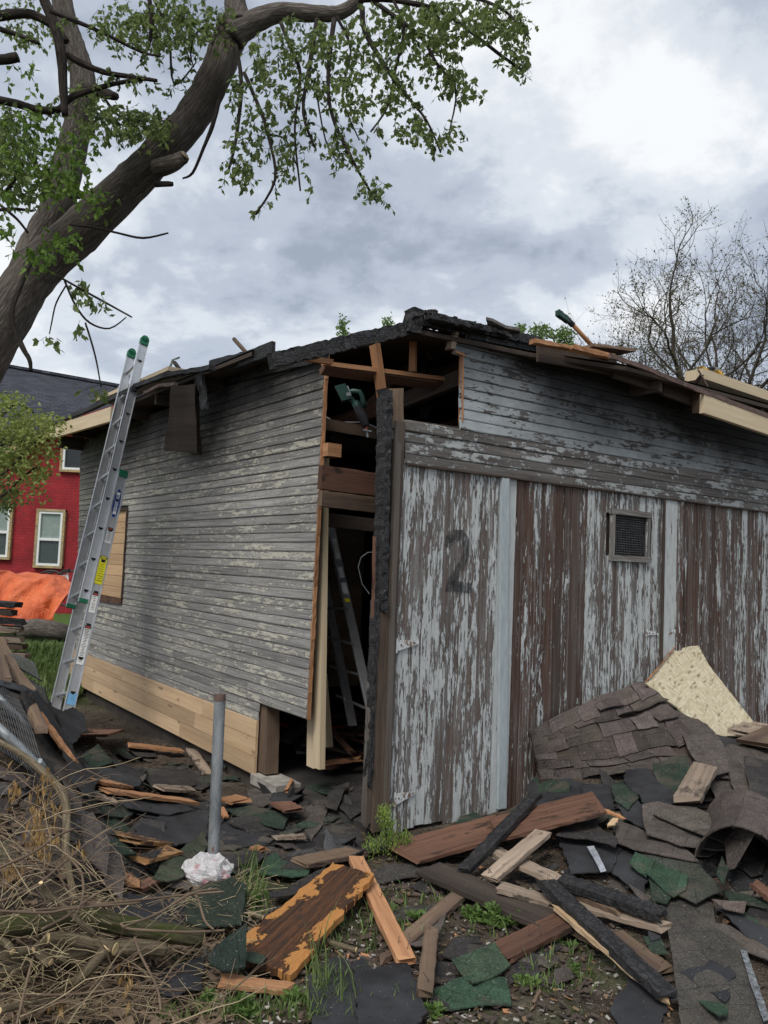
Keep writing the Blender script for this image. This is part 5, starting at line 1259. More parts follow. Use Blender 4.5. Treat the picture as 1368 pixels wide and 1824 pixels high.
slab([(1290,1500),(1312,1462),(1345,1490),(1310,1535),(1296,1550)], .18, sm, 'upright pointed brown shingle leaning on the curled sheet', 'torn_shingle', 'shingle', color=(.08,.066,.06,1), tilt=[0,.12,.12,0,-.06])
# ---- boards and timbers
plank(716+4,1520,905,1468,38,M['redwood'],'long reddish brown board lying before the doors, left charred half',.06,.10,nseg=8)
plank(880,1478,1066,1430,36,M['redwood'],'reddish brown board with bright orange torn lower edge pointing right',.13,.19,nseg=8)
plank(905,1489,1076,1445,5,M['orange'],None,.13,.19,.02,'torn_edge') .__setitem__('label','bright orange torn strip along the reddish board'); bpy.data.objects['torn_edge']['category']='wood strip'
plank(954,1417,826,1552,17,M['char'],'slender charred stick crossing the long reddish board',.20,.08,.03,jit=.004,name='charred_stick',cat='charred timber',nseg=18)
plank(833,1582,716,1682,21,M['brown'],'dark brown lath continuing diagonally below the charred stick',.04,.03)
plank(967,1484,870,1566,21,M['greyplank'],'pale weathered lath standing out diagonally before the heap',.17,.08)
plank(872,1513,1000,1572,17,M['greyplank'],'pale grey brown lath running under the diagonal pale lath',.11,.10)
plank(765,1548,985,1645,34,M['darkwood'],'long sooty board pointing to the charred timber',.07,.06,jit=.003,nseg=14)
plank(975,1625,1075,1680,22,M['brown'],'brown board end emerging below the long sooty board',.04,.04)
plank(890,1580,985,1608,13,M['greyplank'],'thin grey brown batten behind the long sooty board',.09,.08)
plank(892,1698,1005,1642,30,M['redwood'],'short red brown board slanting up right of the green shingles',.04,.07)
plank(972,1572,1188,1772,24,M['char'],'thick charred timber with a yellow underside edge pointing bottom right',.15,.07,.032,jit=.0035,name='charred_timber',cat='charred timber',nseg=30)
plank(990,1618,1185,1782,6,M['newwood'],'thin yellow unburnt strip along the lower edge of the thick charred timber',.11,.055,.02,name='yellow_strip',cat='wood strip')
plank(1000,1568,1180,1630,17,M['char'],'straight charred timber below the banded felt sheet',.13,.12,.035,jit=.003,name='charred_timber',cat='charred timber',nseg=24)
plank(1006,1584,1102,1622,13,M['brown'],'brown lath squeezed between the two charred timbers',.08,.08)
plank(1032,1612,1184,1652,14,M['greyplank'],'pale reddish lath below the straight charred timber',.07,.08)
plank(1097,1670,1180,1728,28,M['brown'],'wide brown board end left of the large bottom right sheet',.04,.03)
plank(1224,1425,1256,1366,36,M['greyplank'],'pale wooden block lying on the shingles below the bare strand board',.16,.20,.03,name='wood_block',cat='wood block',jit=.001)
plank(1068,1440,1106,1455,4,M['orange'],'orange splinter beyond the tip of the reddish board',.16,.12,.01,name='splinter',cat='splinter')
plank(1088,1470,1096,1460,8,M['newwood'],'small pale wood chip on dark felt in the heap',.14,.14,.01,name='wood_chip',cat='wood chip')
plank(1345,1575,1375,1600,14,M['redwood'],'red brown board end sticking out at the right edge',.12,.10)
plank(1318,1305,1350,1290,18,M['greyplank'],'silvery splintered block at the right corner of the strand board',.1,.12,.03,name='wood_block',cat='wood block')
plank(1345,1325,1400,1298,26,M['brown'],'dark weathered board end right of the strand board',.12,.14,.03)
plank(1370,1450,1350,1590,10,M['darkwood'],'dark splintered lath at the far right of the heap',.03,.03)
plank(535,1537,635,1517,17,M['brown'],'short brown board lying above the orange plank',.07,.06)
plank(634,1530,722,1710,26,M['orange'],'long orange plank propped under the burnt board',.08,.05,.03)
plank(756+13,1656,757,1768,26,M['brown'],'short brown plank standing between black felt and green shingle',.09,.06,.03)
plank(403,1748,514,1762,13,M['orange'],'rounded reddish wood sliver lying in the grass at the bottom left',.04,.03,.02,name='wood_sliver',cat='wood sliver')
plank(680,1685+25,755,1665,9,M['brown'],'thin brown strip behind the short standing plank',.02,.02)
# burnt board
a_ = [G(401,1695,.05), G(520,1737,.05), G(668,1557,.12), G(592,1537,.12)]
bb = thing('burnt_board', 'wide half-burnt orange board lying flat in the foreground', 'board', (a_[0]+a_[2])/2)
s = NT('burnt_orange_board', .8, .3)
e_u = s.sep(s.uv)[0]; e_v = s.sep(s.uv)[1]
nz = s.noise(s.sc(s.uv, (4.2, 2.0)), 1, 8, .66, .3); fine = s.noise(s.sc(s.uv, (3, 40)), 1, 5, .6); sp = s.noise(s.uv, 90, 3, .7)
edge_d = s.math('ABSOLUTE', s.math('SUBTRACT', e_v, .5)); m_ = s.math('ADD', s.math('MULTIPLY', edge_d, .80), s.math('MULTIPLY', s.math('SUBTRACT', nz, .43), 1.7)); m_ = s.math('ADD', m_, s.math('MULTIPLY', s.math('ABSOLUTE', s.math('SUBTRACT', e_u, .45)), .22))
ora = s.mix(s.rng(sp, .4, .65), (.46,.22,.07), (.33,.135,.035)); brn = s.mix(s.rng(fine, .35, .65), (.016,.011,.009), (.125,.052,.022)); brn = s.mix(s.rng(s.noise(s.uv, 14, 5, .7), .5, .62), brn, (.035,.022,.015))
s.col(s.mix(s.rng(m_, .40, .44), brn, ora)); s.bump(s.math('ADD', fine, s.math('MULTIPLY', s.rng(m_, .40, .43), 1.5)), .8, .008)
n_ = 20; vs = []; W_ = n_+1
for i in range(W_):
    for j in range(W_):
        u, v = i/n_, j/n_; p = a_[0].lerp(a_[3], u).lerp(a_[1].lerp(a_[2], u), v)
        k = max(.0, 1-min(v, 1-v)*9)*.008; e = max(0., 1-min(u, 1-u)*8)*.012
        vs.append(p + V((rnd.uniform(-1,1)*k, rnd.uniform(-1,1)*e, .006*mnoise.noise(V((u*3, v*9, 0))))))
k = len(vs); vs2 = vs + [p - ZV*.028 for p in vs]; fs = [(i*W_+j, i*W_+j+1, (i+1)*W_+j+1, (i+1)*W_+j)[::-1] for i in range(n_) for j in range(n_)]
if (vs[fs[0][1]]-vs[fs[0][0]]).cross(vs[fs[0][2]]-vs[fs[0][0]]).z < 0: fs = [f[::-1] for f in fs]
fs += [tuple(k+q for q in reversed(f)) for f in fs]
bd = [j for j in range(W_)] + [i*W_+n_ for i in range(1, W_)] + [n_*W_+j for j in range(n_-1, -1, -1)] + [i*W_ for i in range(n_-1, 0, -1)]
fs += [(bd[(q+1)%len(bd)], bd[q], k+bd[q], k+bd[(q+1)%len(bd)]) for q in range(len(bd))]
mb = MB(); mb.add(vs2, fs, [[((q%k)//W_/n_, (q%k)%W_/n_) for q in f] for f in fs]); mb.obj('plank', s.m, bb)
slab([(428,1700),(448,1690),(475,1702),(468,1718),(440,1712)], .085, sm, 'small green black shingle scrap lying on the near end of the burnt board', 'torn_shingle', 'shingle', color=GN, th=.006)
# left debris boards
for (x0,y0,x1,y1,w_,mt_,lab,l0) in [
 (232,1327,320,1337,8,'orange','thin pale orange lath in the far part of the left debris',.05),
 (163,1390,218,1398,10,'orange','orange brown lath in the left debris near the berm',.07),
 (190,1408,340,1428,7,'orange','long thin orange splinter crossing the left debris',.07),
 (285,1403,345,1407,8,'greyplank','greyish weathered splinter left of the pipe',.06),
 (165,1415,208,1430,5,'greyplank','short grey splinter near the berm foot',.07),
 (75,1278,132,1358,6,'orange','split orange stick lying down the left berm',.16),
 (150,1310,190,1300,22,'redwood','reddish brown board end below the ladder',.1),
 (340,1335,372,1382,14,'greyplank','pale flaking board end near the base planks',.05),
 (200,1490,262,1495,26,'burnt','orange half-burnt board under the black felt, left piece',.05),
 (235,1528,300,1512,30,'burnt','orange half-burnt board with a knot left of the pipe',.06),
 (205,1555,238,1572,10,'orange','broken orange board end near the mossy shingle',.06),
 (248,1582,275,1568,14,'redwood','red brown wood end below the mossy shingle',.05),
 (403,1420,428,1428,14,'orange','small square orange wood chunk right of the pipe',.08),
 (395,1440,402,1455,8,'orange','orange chip touching the pipe',.06),
 (500,1430,522,1442,18,'redwood','short reddish wood block between shingles in front of the gap',.1),
 (510,1408,520,1390,5,'orange','small orange splinter before the sill',.12),
 (455,1510,468,1514,6,'orange','small orange flake left of the green shingle',.03),
 (495,1492,540,1489,4,'greyplank','thin pale stick lying on dark shingles before the gap',.06),
 (580,1368,640,1340,14,'redwood','charred brown board just inside the opening',.12),
 (575,1360,640,1352,5,'orange','orange split edge of the board just inside the opening',.15),
 (950,1790,960,1770,4,'twig','tiny stick on bare soil at the bottom',.02)]:
    plank(x0,y0,x1,y1,w_,M[mt_],lab,l0,None,.018,name='broken_lath' if w_ < 12 else 'broken_board',cat='lath' if w_ < 12 else 'board',nseg=6,jit=.003,endj=.03)
# inside rubble
for i in range(26):
    x, y = rnd.uniform(510,650), rnd.uniform(1262,1335); d = rnd.uniform(6.6,7.8); p = P(x, y, d); p.z = rnd.uniform(.1,.3)
    a = rnd.uniform(0, math.pi); l = rnd.uniform(.12,.5); dv = V((math.cos(a), math.sin(a), rnd.uniform(-.2,.2)))
    mb = MB(); mb.beam(p-dv*l, p+dv*l, V((-dv.y, dv.x, 0))*rnd.uniform(.02,.06), ZV*.01, 5, .004, .02)
    o = mb.obj('charred_scrap', M[rnd.choice(['char','darkwood','redwood','darkwood'])]); tag(o, 'charred board scrap lying on the garage floor ' + ('by the cut stud' if x < 545 else 'behind the new stud' if x < 590 else 'beneath the stepladder'), 'wood scrap', 'charred scraps ' + ('by the cut stud' if x < 545 else 'behind the new stud' if x < 590 else 'beneath the stepladder'))
for k in range(5):
    p0 = P(470+k*9,1322,7.4); p0.z = .22; mb = MB(); mb.tube([p0 + V((q*.11, .05*math.sin(q*2+k), .02*math.sin(q*3+k))) for q in range(6)], .006, 5)
    tag(mb.obj('red_wire', M['red']), 'red electrical wire tangled on the garage floor', 'wire', 'red wires on the garage floor')
# black cloth, grey sheet bottom left
slab([(362,1650),(440,1640),(438,1700),(400,1752),(372,1762),(364,1700)], .0+.10, sm, 'dark greenish sheet hanging down left of the burnt board', 'torn_shingle', 'shingle', color=(.022,.032,.026,1), tilt=[.14,.10,.05,-.05,-.08,0], bend=.02)
slab([(335,1585),(400,1560),(440,1580),(430,1645),(362,1652),(330,1640)], .07, sm, 'dark green sheet draped below the white bag', 'torn_shingle', 'shingle', color=(.028,.038,.028,1), bend=.03)
slab([(190,1640),(215,1600),(300,1580),(345,1600),(330,1650),(240,1665)], .05, fm, 'black sheet behind the cut logs', 'felt_sheet', 'felt', bend=.03)
slab([(275,1760),(290,1720),(340,1700),(362,1690),(360,1770),(310,1790)], .04, M['felt'], 'crumpled black cloth by the cut logs', 'black_cloth', 'cloth', bend=.09, th=.004)
# old lumber stack at far left
for i, (y, xr_, l, mt_) in enumerate([(1078,32,.9,'char'),(1092,28,.8,'darkwood'),(1108,42,.9,'char'),(1122,38,.9,'greyplank'),(1140,40,.9,'greyplank'),(1152,42,.8,'brown'),(1168,46,.9,'greyplank')]):
    b = P(xr_, y, 7.6); dv = V((-.96,.1,.02)).normalized(); mb = MB(); mb.beam(b, b+dv*l*1.6, V((0,.07,0)), ZV*.024, 8, .006, .03)
    tag(mb.obj('old_plank', M[mt_]), ['top plank of the old lumber stack at the left edge, charred','second plank from the top of the old lumber stack, dark','third plank from the top of the old lumber stack, charred','fourth plank from the top of the old lumber stack, grey','fifth plank from the top of the old lumber stack, grey','sixth plank from the top of the old lumber stack, brown','lowest plank of the old lumber stack at the left edge'][i], 'plank', 'old lumber stack at the left edge')
for (x0,y0,x1,y1,d0,d1,lab) in [(0,1140,22,1192,6.6,5.9,'grey post leaning on the left berm'),(5,1165,52,1232,6.2,5.2,'weathered timber lying down the left berm'),(-10,1150,12,1215,6.0,5.2,'grey timber end at the left edge'),(40,1232,75,1300,5.0,4.6,'grey splintered timber on the berm beneath the felt')]:
    mb = MB(); mb.beam(P(x0,y0,d0), P(x1,y1,d1), V((.028,0,0)), V((0,.015,.02)), 8, .005, .02); tag(mb.obj('old_timber', M['brown']), lab, 'timber')
mb = MB(); p = P(58,1200,5.9)
# ---- scattered scraps: shared meshes
protos = []
for k in range(14):
    a, b = rnd.uniform(.09,.24), rnd.uniform(.06,.14); q = []; nn_ = rnd.randint(4,6)
    for i in range(nn_):
        t_ = 2*math.pi*(i+rnd.uniform(-.25,.25))/nn_; q.append((a*max(-.8, min(.8, math.cos(t_)*1.2)), b*max(-.8, min(.8, math.sin(t_)*1.2))))
    cu = rnd.uniform(-2.5,2.5); mb = MB(); mb.sheet(q, lambda x, y, cu=cu: cu*x*x + .012*mnoise.noise(V((x*15+k, y*15, 0))), .006, .05, .008, .04)
    protos.append(mb.mesh('scrap_shape', sm, V((0,0,0))))
LM = [(390,1500,'near the steel pipe'),(430,1350,'under the new base planks'),(180,1340,'below the ladder foot'),(170,1450,'at the foot of the left berm'),(280,1450,'amid the black felt left of the pipe'),(540,1420,'before the gap in the corner'),(600,1500,'by the green seedling'),(490,1560,'beside the burnt board'),
 (1000,1440,'round the tip of the reddish board'),(1100,1530,'around the banded felt sheet'),(1200,1480,'round the wide brown strips'),(1310,1450,'in the fan at the right edge'),(1320,1620,'below the curled sheet'),(1150,1400,'under the fallen roof section'),(800,1640,'around the weed patch'),(850,1760,'around the green shingles at the bottom'),(1010,1720,'on the bare soil at the bottom'),(60,1250,'high on the left berm'),(110,1380,'on the flank of the left berm'),(60,1440,'behind the brush pile')]
def scrap_label(x, y, c, sc_):
    lm = min(LM, key=lambda q: (q[0]-x)**2+(q[1]-y)**2)[2]; cn = {DK:'dark brown',BK:'black',BR:'brown grey',GY:'slate grey',GN:'dull green'}.get(c,'olive')
    return ('small ' if sc_ < .78 else 'large ' if sc_ > 1.05 else 'medium ') + cn + ' torn roofing scrap ' + lm
zones = [((130,420),(1325,1560),95,'left'),((440,640),(1390,1530),45,'mid'),((960,1368),(1400,1640),70,'right'),((640,1060),(1500,1790),14,'front'),((20,150),(1230,1480),35,'berm')]
labs = {'left':'torn dark roofing scrap in the debris field left of the garage corner','mid':'torn dark roofing scrap below the opened garage corner','right':'torn dark roofing scrap in the heap before the plank doors','front':'torn dark roofing scrap lying on soil in the foreground','berm':'torn dark roofing scrap on the berm at the left edge'}
cols = [DK,DK,BK,BR,GY,GN,(.045,.05,.04,1),BR]
for (xa,xb),(ya,yb),n,zk in zones:
    for i in range(n):
        x, y = rnd.uniform(xa,xb), rnd.uniform(ya,yb)
        if zk == 'berm' and y < 1230 + (x-20)*1.2 - 30: continue
        if zk == 'left' and y < 1330 + (300-x)*.0: continue
        p = G(x, y, rnd.uniform(.006,.04)); me_ = rnd.choice(protos); o = bpy.data.objects.new('roofing_scrap', me_); COL.objects.link(o)
        nrm = (hnorm(p.x, p.y) + V((rnd.gauss(0,.11), rnd.gauss(0,.11), 0))).normalized()
        q = ZV.rotation_difference(nrm) @ Matrix.Rotation(rnd.uniform(0, 6.28), 3, 'Z').to_quaternion()
        o.rotation_mode = 'QUATERNION'; o.rotation_quaternion = q; o.location = p; sc_ = rnd.uniform(.55,1.3) * (1.25 if zk in ('left','mid','berm') else 1); o.scale = (sc_, sc_*rnd.uniform(.8,1.2), sc_)
        c_ = rnd.choice(cols); k = rnd.uniform(.7,1.25); o.color = (c_[0]*k, c_[1]*k, c_[2]*k, 1); lb_ = scrap_label(x, y, c_, sc_); tag(o, lb_, 'roofing scrap', lb_.split('scrap ')[1].join(['torn roofing scraps ', '']))
# chips: countless small splinters and granules
def litter(n, zone, smin, smax, mat_, name, label, cat, lift=(0,.02), flat=.3):
    mb = MB()
    for i in range(n):
        (xa,xb),(ya,yb) = rnd.choice(zone); x, y = rnd.uniform(xa,xb), rnd.uniform(ya,yb)
        gg = on_z(x, y, .12); h = hgt(gg.x, gg.y); gg = on_z(x, y, h); gg.z = hgt(gg.x, gg.y)
        a = rnd.uniform(0, math.pi); l = rnd.uniform(smin,smax); d = V((math.cos(a), math.sin(a), rnd.uniform(-flat,flat))).normalized()*l/2; w_ = V((-d.y, d.x, rnd.uniform(-.3,.3)*l)).normalized()*l*rnd.uniform(.08,.3)
        gg.z += rnd.uniform(*lift)+.004; t_ = ZV*.003
        mb.add([gg-d-w_*.5, gg+d-w_, gg+d*.9+w_, gg-d*.8+w_*.9, gg-d-w_*.5-t_, gg+d-w_-t_, gg+d*.9+w_-t_, gg-d*.8+w_*.9-t_], [(0,1,2,3),(0,4,5,1),(1,5,6,2),(2,6,7,3),(3,7,4,0)])
    o = mb.obj(name, mat_); tag(o, label, cat, kind='stuff'); return o
fld = [((150,560),(1320,1560)),((560,1060),(1490,1824)),((440,1368),(1440,1824)),((20,200),(1230,1500))]
litter(3400, fld, .012, .06, M['darkwood'], 'dark_splinters', 'small dark splinters strewn over the ground', 'splinters')
litter(260, fld, .01, .04, M['orange'], 'orange_splinters', 'small orange wood splinters strewn over the debris', 'splinters')
litter(900, [((600,1120),(1560,1824)),((380,700),(1560,1824))], .008, .025, M['concrete'], 'pebbles', 'pale pebbles in the bare soil', 'pebbles')
litter(1100, [((560,1200),(1480,1824)),((0,560),(1560,1824))], .008, .03, M['dryl'], 'leaf_litter', 'brown leaf litter on the ground', 'leaf litter')
litter(1500, [((0,420),(1470,1824))], .02, .08, M['twig'], 'bark_litter', 'brown bark litter under the brush pile', 'litter')
# ---------------------------------------------------------------- brush pile
def spl(pts, k=4):
    """smooth a polyline"""
    out_ = []
    for i in range(len(pts)-1):
        p0, p1, p2, p3 = pts[max(i-1,0)], pts[i], pts[i+1], pts[min(i+2, len(pts)-1)]
        for j in range(k):
            t = j/k; out_.append(.5*((2*p1) + (p2-p0)*t + (2*p0-5*p1+4*p2-p3)*t*t + (3*p1-p0-3*p2+p3)*t*t*t))
    return out_ + [pts[-1]]
def limb(pxs, lift, rpx, mat_, label, name='cut_branch', cat='branch', n=12, grp=None, lump=.05, cutend=True, dps=None):
    pts = [G(x, y, lift if not isinstance(lift, (list,tuple)) else lift[i]) if not dps else P(x, y, dps[i]) for i, (x, y) in enumerate(pxs)]
    rs = [r*(p-EYE).dot(fwd)/F for r, p in zip(rpx if isinstance(rpx, list) else [rpx]*len(pts), pts)]
    sp = spl(pts, 5); rr = list(np.interp(np.linspace(0, len(pts)-1, len(sp)), range(len(pts)), rs))
    t = thing(name, label, cat, pts[len(pts)//2], grp); mb = MB(); mb.tube(sp, rr, n, True, lump); mb.obj('bark', mat_, t, smooth=True)
    if cutend:
        for e, q, r in ((sp[-1], sp[-2], rr[-1]), (sp[0], sp[1], rr[0])):
            d = (e-q).normalized(); m2 = MB(); m2.tube([e, e+d*.003], r*.88, 14); m2.obj('sawn_end', M['cutwood'], t)
    return t
limb([(-40,1660),(30,1648),(90,1640),(137,1632),(240,1652),(360,1672)], .13, [20,19,19,18,17,16], M['barkmoss'], 'thick mossy log lying furthest back in the brush pile', 'mossy_log', 'log')
limb([(-40,1740),(40,1718),(100,1702),(164,1695),(230,1688),(294,1690)], .10, [17,16,15,15,14,14], M['barkcut'], 'thick sawn log across the middle of the brush pile', 'sawn_log', 'log')
limb([(86,1672),(120,1672),(165,1678),(205,1690)], .19, [10,11,11,12], M['barkcut'], 'shorter sawn log with a bright left end', 'sawn_log', 'log')
limb([(133,1752),(150,1735),(172,1710),(190,1690)], [.10,.13,.17,.2], [9,10,10,9], M['barkcut'], 'sawn stub pointing down out of the brush pile')
limb([(-30,1706),(20,1700),(58,1692),(75,1705),(90,1714)], .17, [9,8,8,7,7], M['barkcut'], 'forked branch with bright sawn end at the left')
limb([(58,1692),(72,1680),(85,1672)], .18, [6,5,5], M['barkcut'], 'short side fork touching the bright sawn log end')
limb([(73,1573),(80,1590),(113,1614),(140,1640),(168,1664)], [.42,.38,.34,.28,.22], [4,5,5,5,6], M['barkcut'], 'bare branch slanting down over the mossy log')
limb([(-20,1312),(40,1345),(79,1378),(105,1405),(117,1433),(118,1480),(118,1525),(133,1607)], .5, [5,6,7,8,8,7,7,5], M['barkcut'], 'long curved lichen-grey branch arching beside the fallen fence rail', dps=[3.6,3.6,3.6,3.6,3.55,3.45,3.4,3.3])
limb([(-20,1672),(10,1680),(22,1695)], .2, [8,7,6], M['barkcut'], 'grey stub at the left edge of the brush pile')
limb([(0,1800),(60,1786),(110,1782),(150,1790)], .08, [6,6,5,4], M['barkcut'], 'lower sawn branch near the bottom left corner')
limb([(570,1670),(600,1682),(634,1692)], .03, [4,5,5], M['barkcut'], 'short pale sawn stick right of the burnt board')
limb([(422,1613),(440,1625),(468,1635)], .03, [4,5,5], M['barkcut'], 'short pale stick beside the upper edge of the burnt board')
SL = ['longest pale stick lying level above the logs','second long stick just under the longest level stick','curving stick from the mossy log to the green sheet','stick rising from the mossy log towards the white bag','thin stick running straight down from the logs','thin stick slanting up from the bright sawn end','long stick slanting up over the left side of the brush','thin stick slanting up beside the dried leaves','stick hanging down from the arched branch foot','long stick lying low at the bottom left','stick running down to the bottom left corner','bent stick end beside the white bag']
for i, (pts, lf) in enumerate([([(-20,1628),(137,1615),(230,1605),(342,1593),(398,1588)], .33), ([(-10,1622),(80,1626),(130,1618),(250,1608)], .36),([(215,1645),(235,1655),(330,1660),(400,1657)], .28),([(222,1650),(280,1628),(340,1592),(388,1583)], .36),
     ([(240,1670),(250,1700),(280,1760),(286,1800)], .2),([(75,1655),(120,1632),(160,1600),(230,1560)], .34),([(-10,1610),(60,1580),(110,1540),(160,1498)], .3),([(0,1545),(60,1518),(100,1490),(133,1476)], .4),
     ([(120,1525),(145,1555),(147,1600),(130,1640)], .38),([(0,1770),(120,1772),(230,1760),(330,1765)], .1),([(60,1700),(45,1760),(30,1824)], .15),([(342,1593),(352,1600),(365,1640),(380,1655)], .3)]):
    limb(pts, lf, [2.6,2.4,2.2,1.9,1.5][:len(pts)], M['twig'], SL[i], 'thin_stick', 'stick', 6, 'thin sticks over the brush pile', .1, False)
mb = MB(); mb2 = MB()
for i in range(330):
    x, y = rnd.uniform(-20,330), rnd.uniform(1480,1830)
    if i % 4 == 0: x, y = rnd.uniform(-20,150), rnd.uniform(1370,1560)
    if x > 170 and y < 1610: continue
    if 1640 < y < 1725 and rnd.random() < .6: continue
    p = G(x, y, 0); base_l = rnd.uniform(.01,.10) if y > 1600 else rnd.uniform(.02,.38)
    p = G(x, y, base_l); a = rnd.gauss(.1, .9) + (math.pi if rnd.random() < .5 else 0); el = rnd.gauss(.1,.4); d = V((math.cos(a), math.sin(a)*.7, math.sin(el))).normalized(); l = rnd.uniform(.12,.5); pts = [p]
    for k in range(6): d = (d + V((rnd.gauss(0,.16), rnd.gauss(0,.16), rnd.gauss(-.03,.14)))).normalized(); pts.append(pts[-1] + d*l/6)
    for q in pts: q.z = max(q.z, hgt(q.x, q.y)+.004)
    r = rnd.uniform(.001,.0032); (mb if rnd.random() < .7 else mb2).tube(pts, [r*(1-.1*k) for k in range(7)], 4, False)
    if rnd.random() < .5:
        q = pts[3]; d2 = (d + V((rnd.gauss(0,.8), rnd.gauss(0,.8), rnd.gauss(.2,.5)))).normalized(); mb.tube([q, q+d2*l*.2, q+d2*l*.38+V((0,0,rnd.uniform(-.02,.02)))], [r*.6, r*.5, r*.3], 4, False)
one('brush_twigs', mb, M['twig'], 'tangle of dead brown twigs in the brush pile at bottom left', 'twigs', kind='stuff')
one('dead_stalks', mb2, M['twigpale'], 'tangle of pale dead stalks in the brush pile at bottom left', 'stalks', kind='stuff')
def leafquad(mb, p, d, l, w_, fold=.2):
    d = d.normalized(); s_ = d.cross(V((rnd.gauss(0,1), rnd.gauss(0,1), rnd.gauss(0,1)))).normalized(); n = d.cross(s_)
    a = p; b = p + d*l*.45 + s_*w_*.5 + n*fold*w_; c = p + d*l; e = p + d*l*.45 - s_*w_*.5 + n*fold*w_
    m_ = p + d*l*.5
    mb.add([a, b, c, e], [(0,1,2),(0,2,3)])
mb = MB()
for (x, y, d, n) in [(75,1400,3.5,26),(62,1440,3.5,26),(95,1452,3.45,24),(25,1395,3.5,16),(70,1490,3.4,30),(30,1545,3.3,16),(10,1560,3.2,16),(80,1500,3.4,24),(140,1520,3.4,10),(8,1640,3.1,16),(60,1480,3.4,16),(230,1740,2.95,22),(100,1800,2.9,26)]:
    for i in range(n):
        p = P(x+rnd.gauss(0,9), y+rnd.gauss(0,16), d+rnd.gauss(0,.04)); leafquad(mb, p, V((rnd.gauss(0,.25), rnd.gauss(0,.25), -1)), rnd.uniform(.03,.06), rnd.uniform(.008,.018), .3)
one('dried_leaves', mb, M['dry'], 'clusters of dried tan leaves hanging on the brush pile', 'dried leaves', kind='stuff')
# straw and matted stems
mb = MB()
for i in range(600):
    x, y = rnd.uniform(-20,420), rnd.uniform(1600,1830)
    if i % 3 == 0: x, y = rnd.uniform(360,440), rnd.uniform(1580,1650)
    gg = on_z(x, y, .06); h = hgt(gg.x, gg.y); gg = on_z(x, y, h); a = rnd.uniform(0, 6.28); l = rnd.uniform(.05,.2); d = V((math.cos(a), math.sin(a), rnd.uniform(-.1,.5)))
    pts = [gg+ZV*.01, gg+d*l*.5+ZV*.03, gg+d*l+ZV*rnd.uniform(0,.03)]; mb.tube(pts, .0012, 3, False)
one('straw', mb, M['straw'], 'matted pale straw and stems on the ground at bottom left', 'straw', kind='stuff')
# ---------------------------------------------------------------- grass and weeds
def grass(regs, mat_, label, hmin, hmax, name='grass', wid=.004):
    mb = MB()
    for (xa,xb,ya,yb,n) in regs:
        for i in range(n):
            x, y = rnd.uniform(xa,xb), rnd.uniform(ya,yb); gg = on_z(x, y, .05); h = hgt(gg.x, gg.y); gg = on_z(x, y, h); gg.z = hgt(gg.x, gg.y)-.005
            if gg.y > 20 or gg.y < 2: continue
            hh = rnd.uniform(hmin,hmax); a = rnd.uniform(0, 6.28); ln = rnd.uniform(.2,.9)*hh; s_ = V((math.cos(a+1.57), math.sin(a+1.57), 0))*wid*(gg.y/3.5); dv = V((math.cos(a), math.sin(a), 0))*ln
            mb.add([gg-s_, gg+s_, gg+dv*.35+ZV*hh*.6-s_*.7, gg+dv*.35+ZV*hh*.6+s_*.7, gg+dv+ZV*hh*rnd.uniform(.8,1.1)], [(0,1,3,2),(2,3,4)])
    return one(name, mb, mat_, label, 'grass', kind='stuff')
grass([(560,620,1740,1824,120),(545,575,1700,1830,120),(420,480,1570,1640,110),(400,560,1785,1824,170),(650,760,1600,1700,110),(930,1060,1700,1780,170),(280,420,1800,1824,90),(600,700,1600,1700,120),(640,780,1770,1824,80),(700,1000,1580,1680,140)], M['grass'], 'green grass tufts sprouting in the foreground soil', .02, .085)
grass([(550,600,1690,1800,30),(430,460,1540,1620,26),(600,640,1760,1824,14)], M['grass'], 'tall grass blades among the foreground debris', .14, .26, 'tall_grass', .003)
grass([(25,150,1122,1205,5200)], M['grass'], 'bright green grass patch behind the ladder foot', .06, .16, 'lawn_patch', .003)
def weed(x, y, wpx, hpx, n, label, mat_='weed', d=None, leaf=(.02,.045), name='weed', cat='weed'):
    p = G(x, y, 0); k = p.y/F; t = thing(name, label, cat, p); mb = MB(); ms = MB()
    for i in range(max(5, n//9)):
        a = rnd.uniform(0, 6.28); rr = rnd.random()**.5*wpx*k*.5; tip = p + V((math.cos(a)*rr, math.sin(a)*rr*.6, hpx*k*rnd.uniform(.3,1)*(1-.5*rr/(wpx*k*.5)))); pts = [p + V((math.cos(a)*rr*.5, math.sin(a)*rr*.3, 0)), (p+tip)/2+V((0,0,.01)), tip]; ms.tube(pts, .0015, 4, False)
        for j in range(9):
            q = pts[0].lerp(tip, rnd.uniform(.2,1)); leafquad(mb, q, V((rnd.gauss(0,1), rnd.gauss(0,1), rnd.uniform(.1,1.2))), rnd.uniform(*leaf), rnd.uniform(*leaf)*.5)
    mb.obj('leaves', M[mat_], t); ms.obj('stems', M['grass'], t)
for a in [(845,1640,60,34,170,'low bright green weed patch beneath the long sooty board, left part'),(890,1650,80,46,260,'low bright green weed patch beneath the long sooty board, tallest part'),(925,1652,60,30,120,'feathery weed at the right end of the weed patch'),
          (745,1640,50,30,110,'small weed clump left of the diagonal brown lath'),(945,1755,60,26,110,'flat weed with broad leaves right of the green shingles'),(1015,1735,30,20,50,'small light weed on the bare soil'),(430,1810,60,40,160,'clover clump at the bottom beside the wood sliver'),
          (375,1795,50,30,120,'clover clump left of the wood sliver'),(770,1812,44,24,90,'moss green weed below the bright green shingle'),(520,1790,40,30,80,'low weed between sliver and black felt'),(455,1612,26,26,40,'broad leaved weed left of the burnt board'),(1000,1690,50,18,60,'sparse weed below the red brown board')]:
    weed(*a)
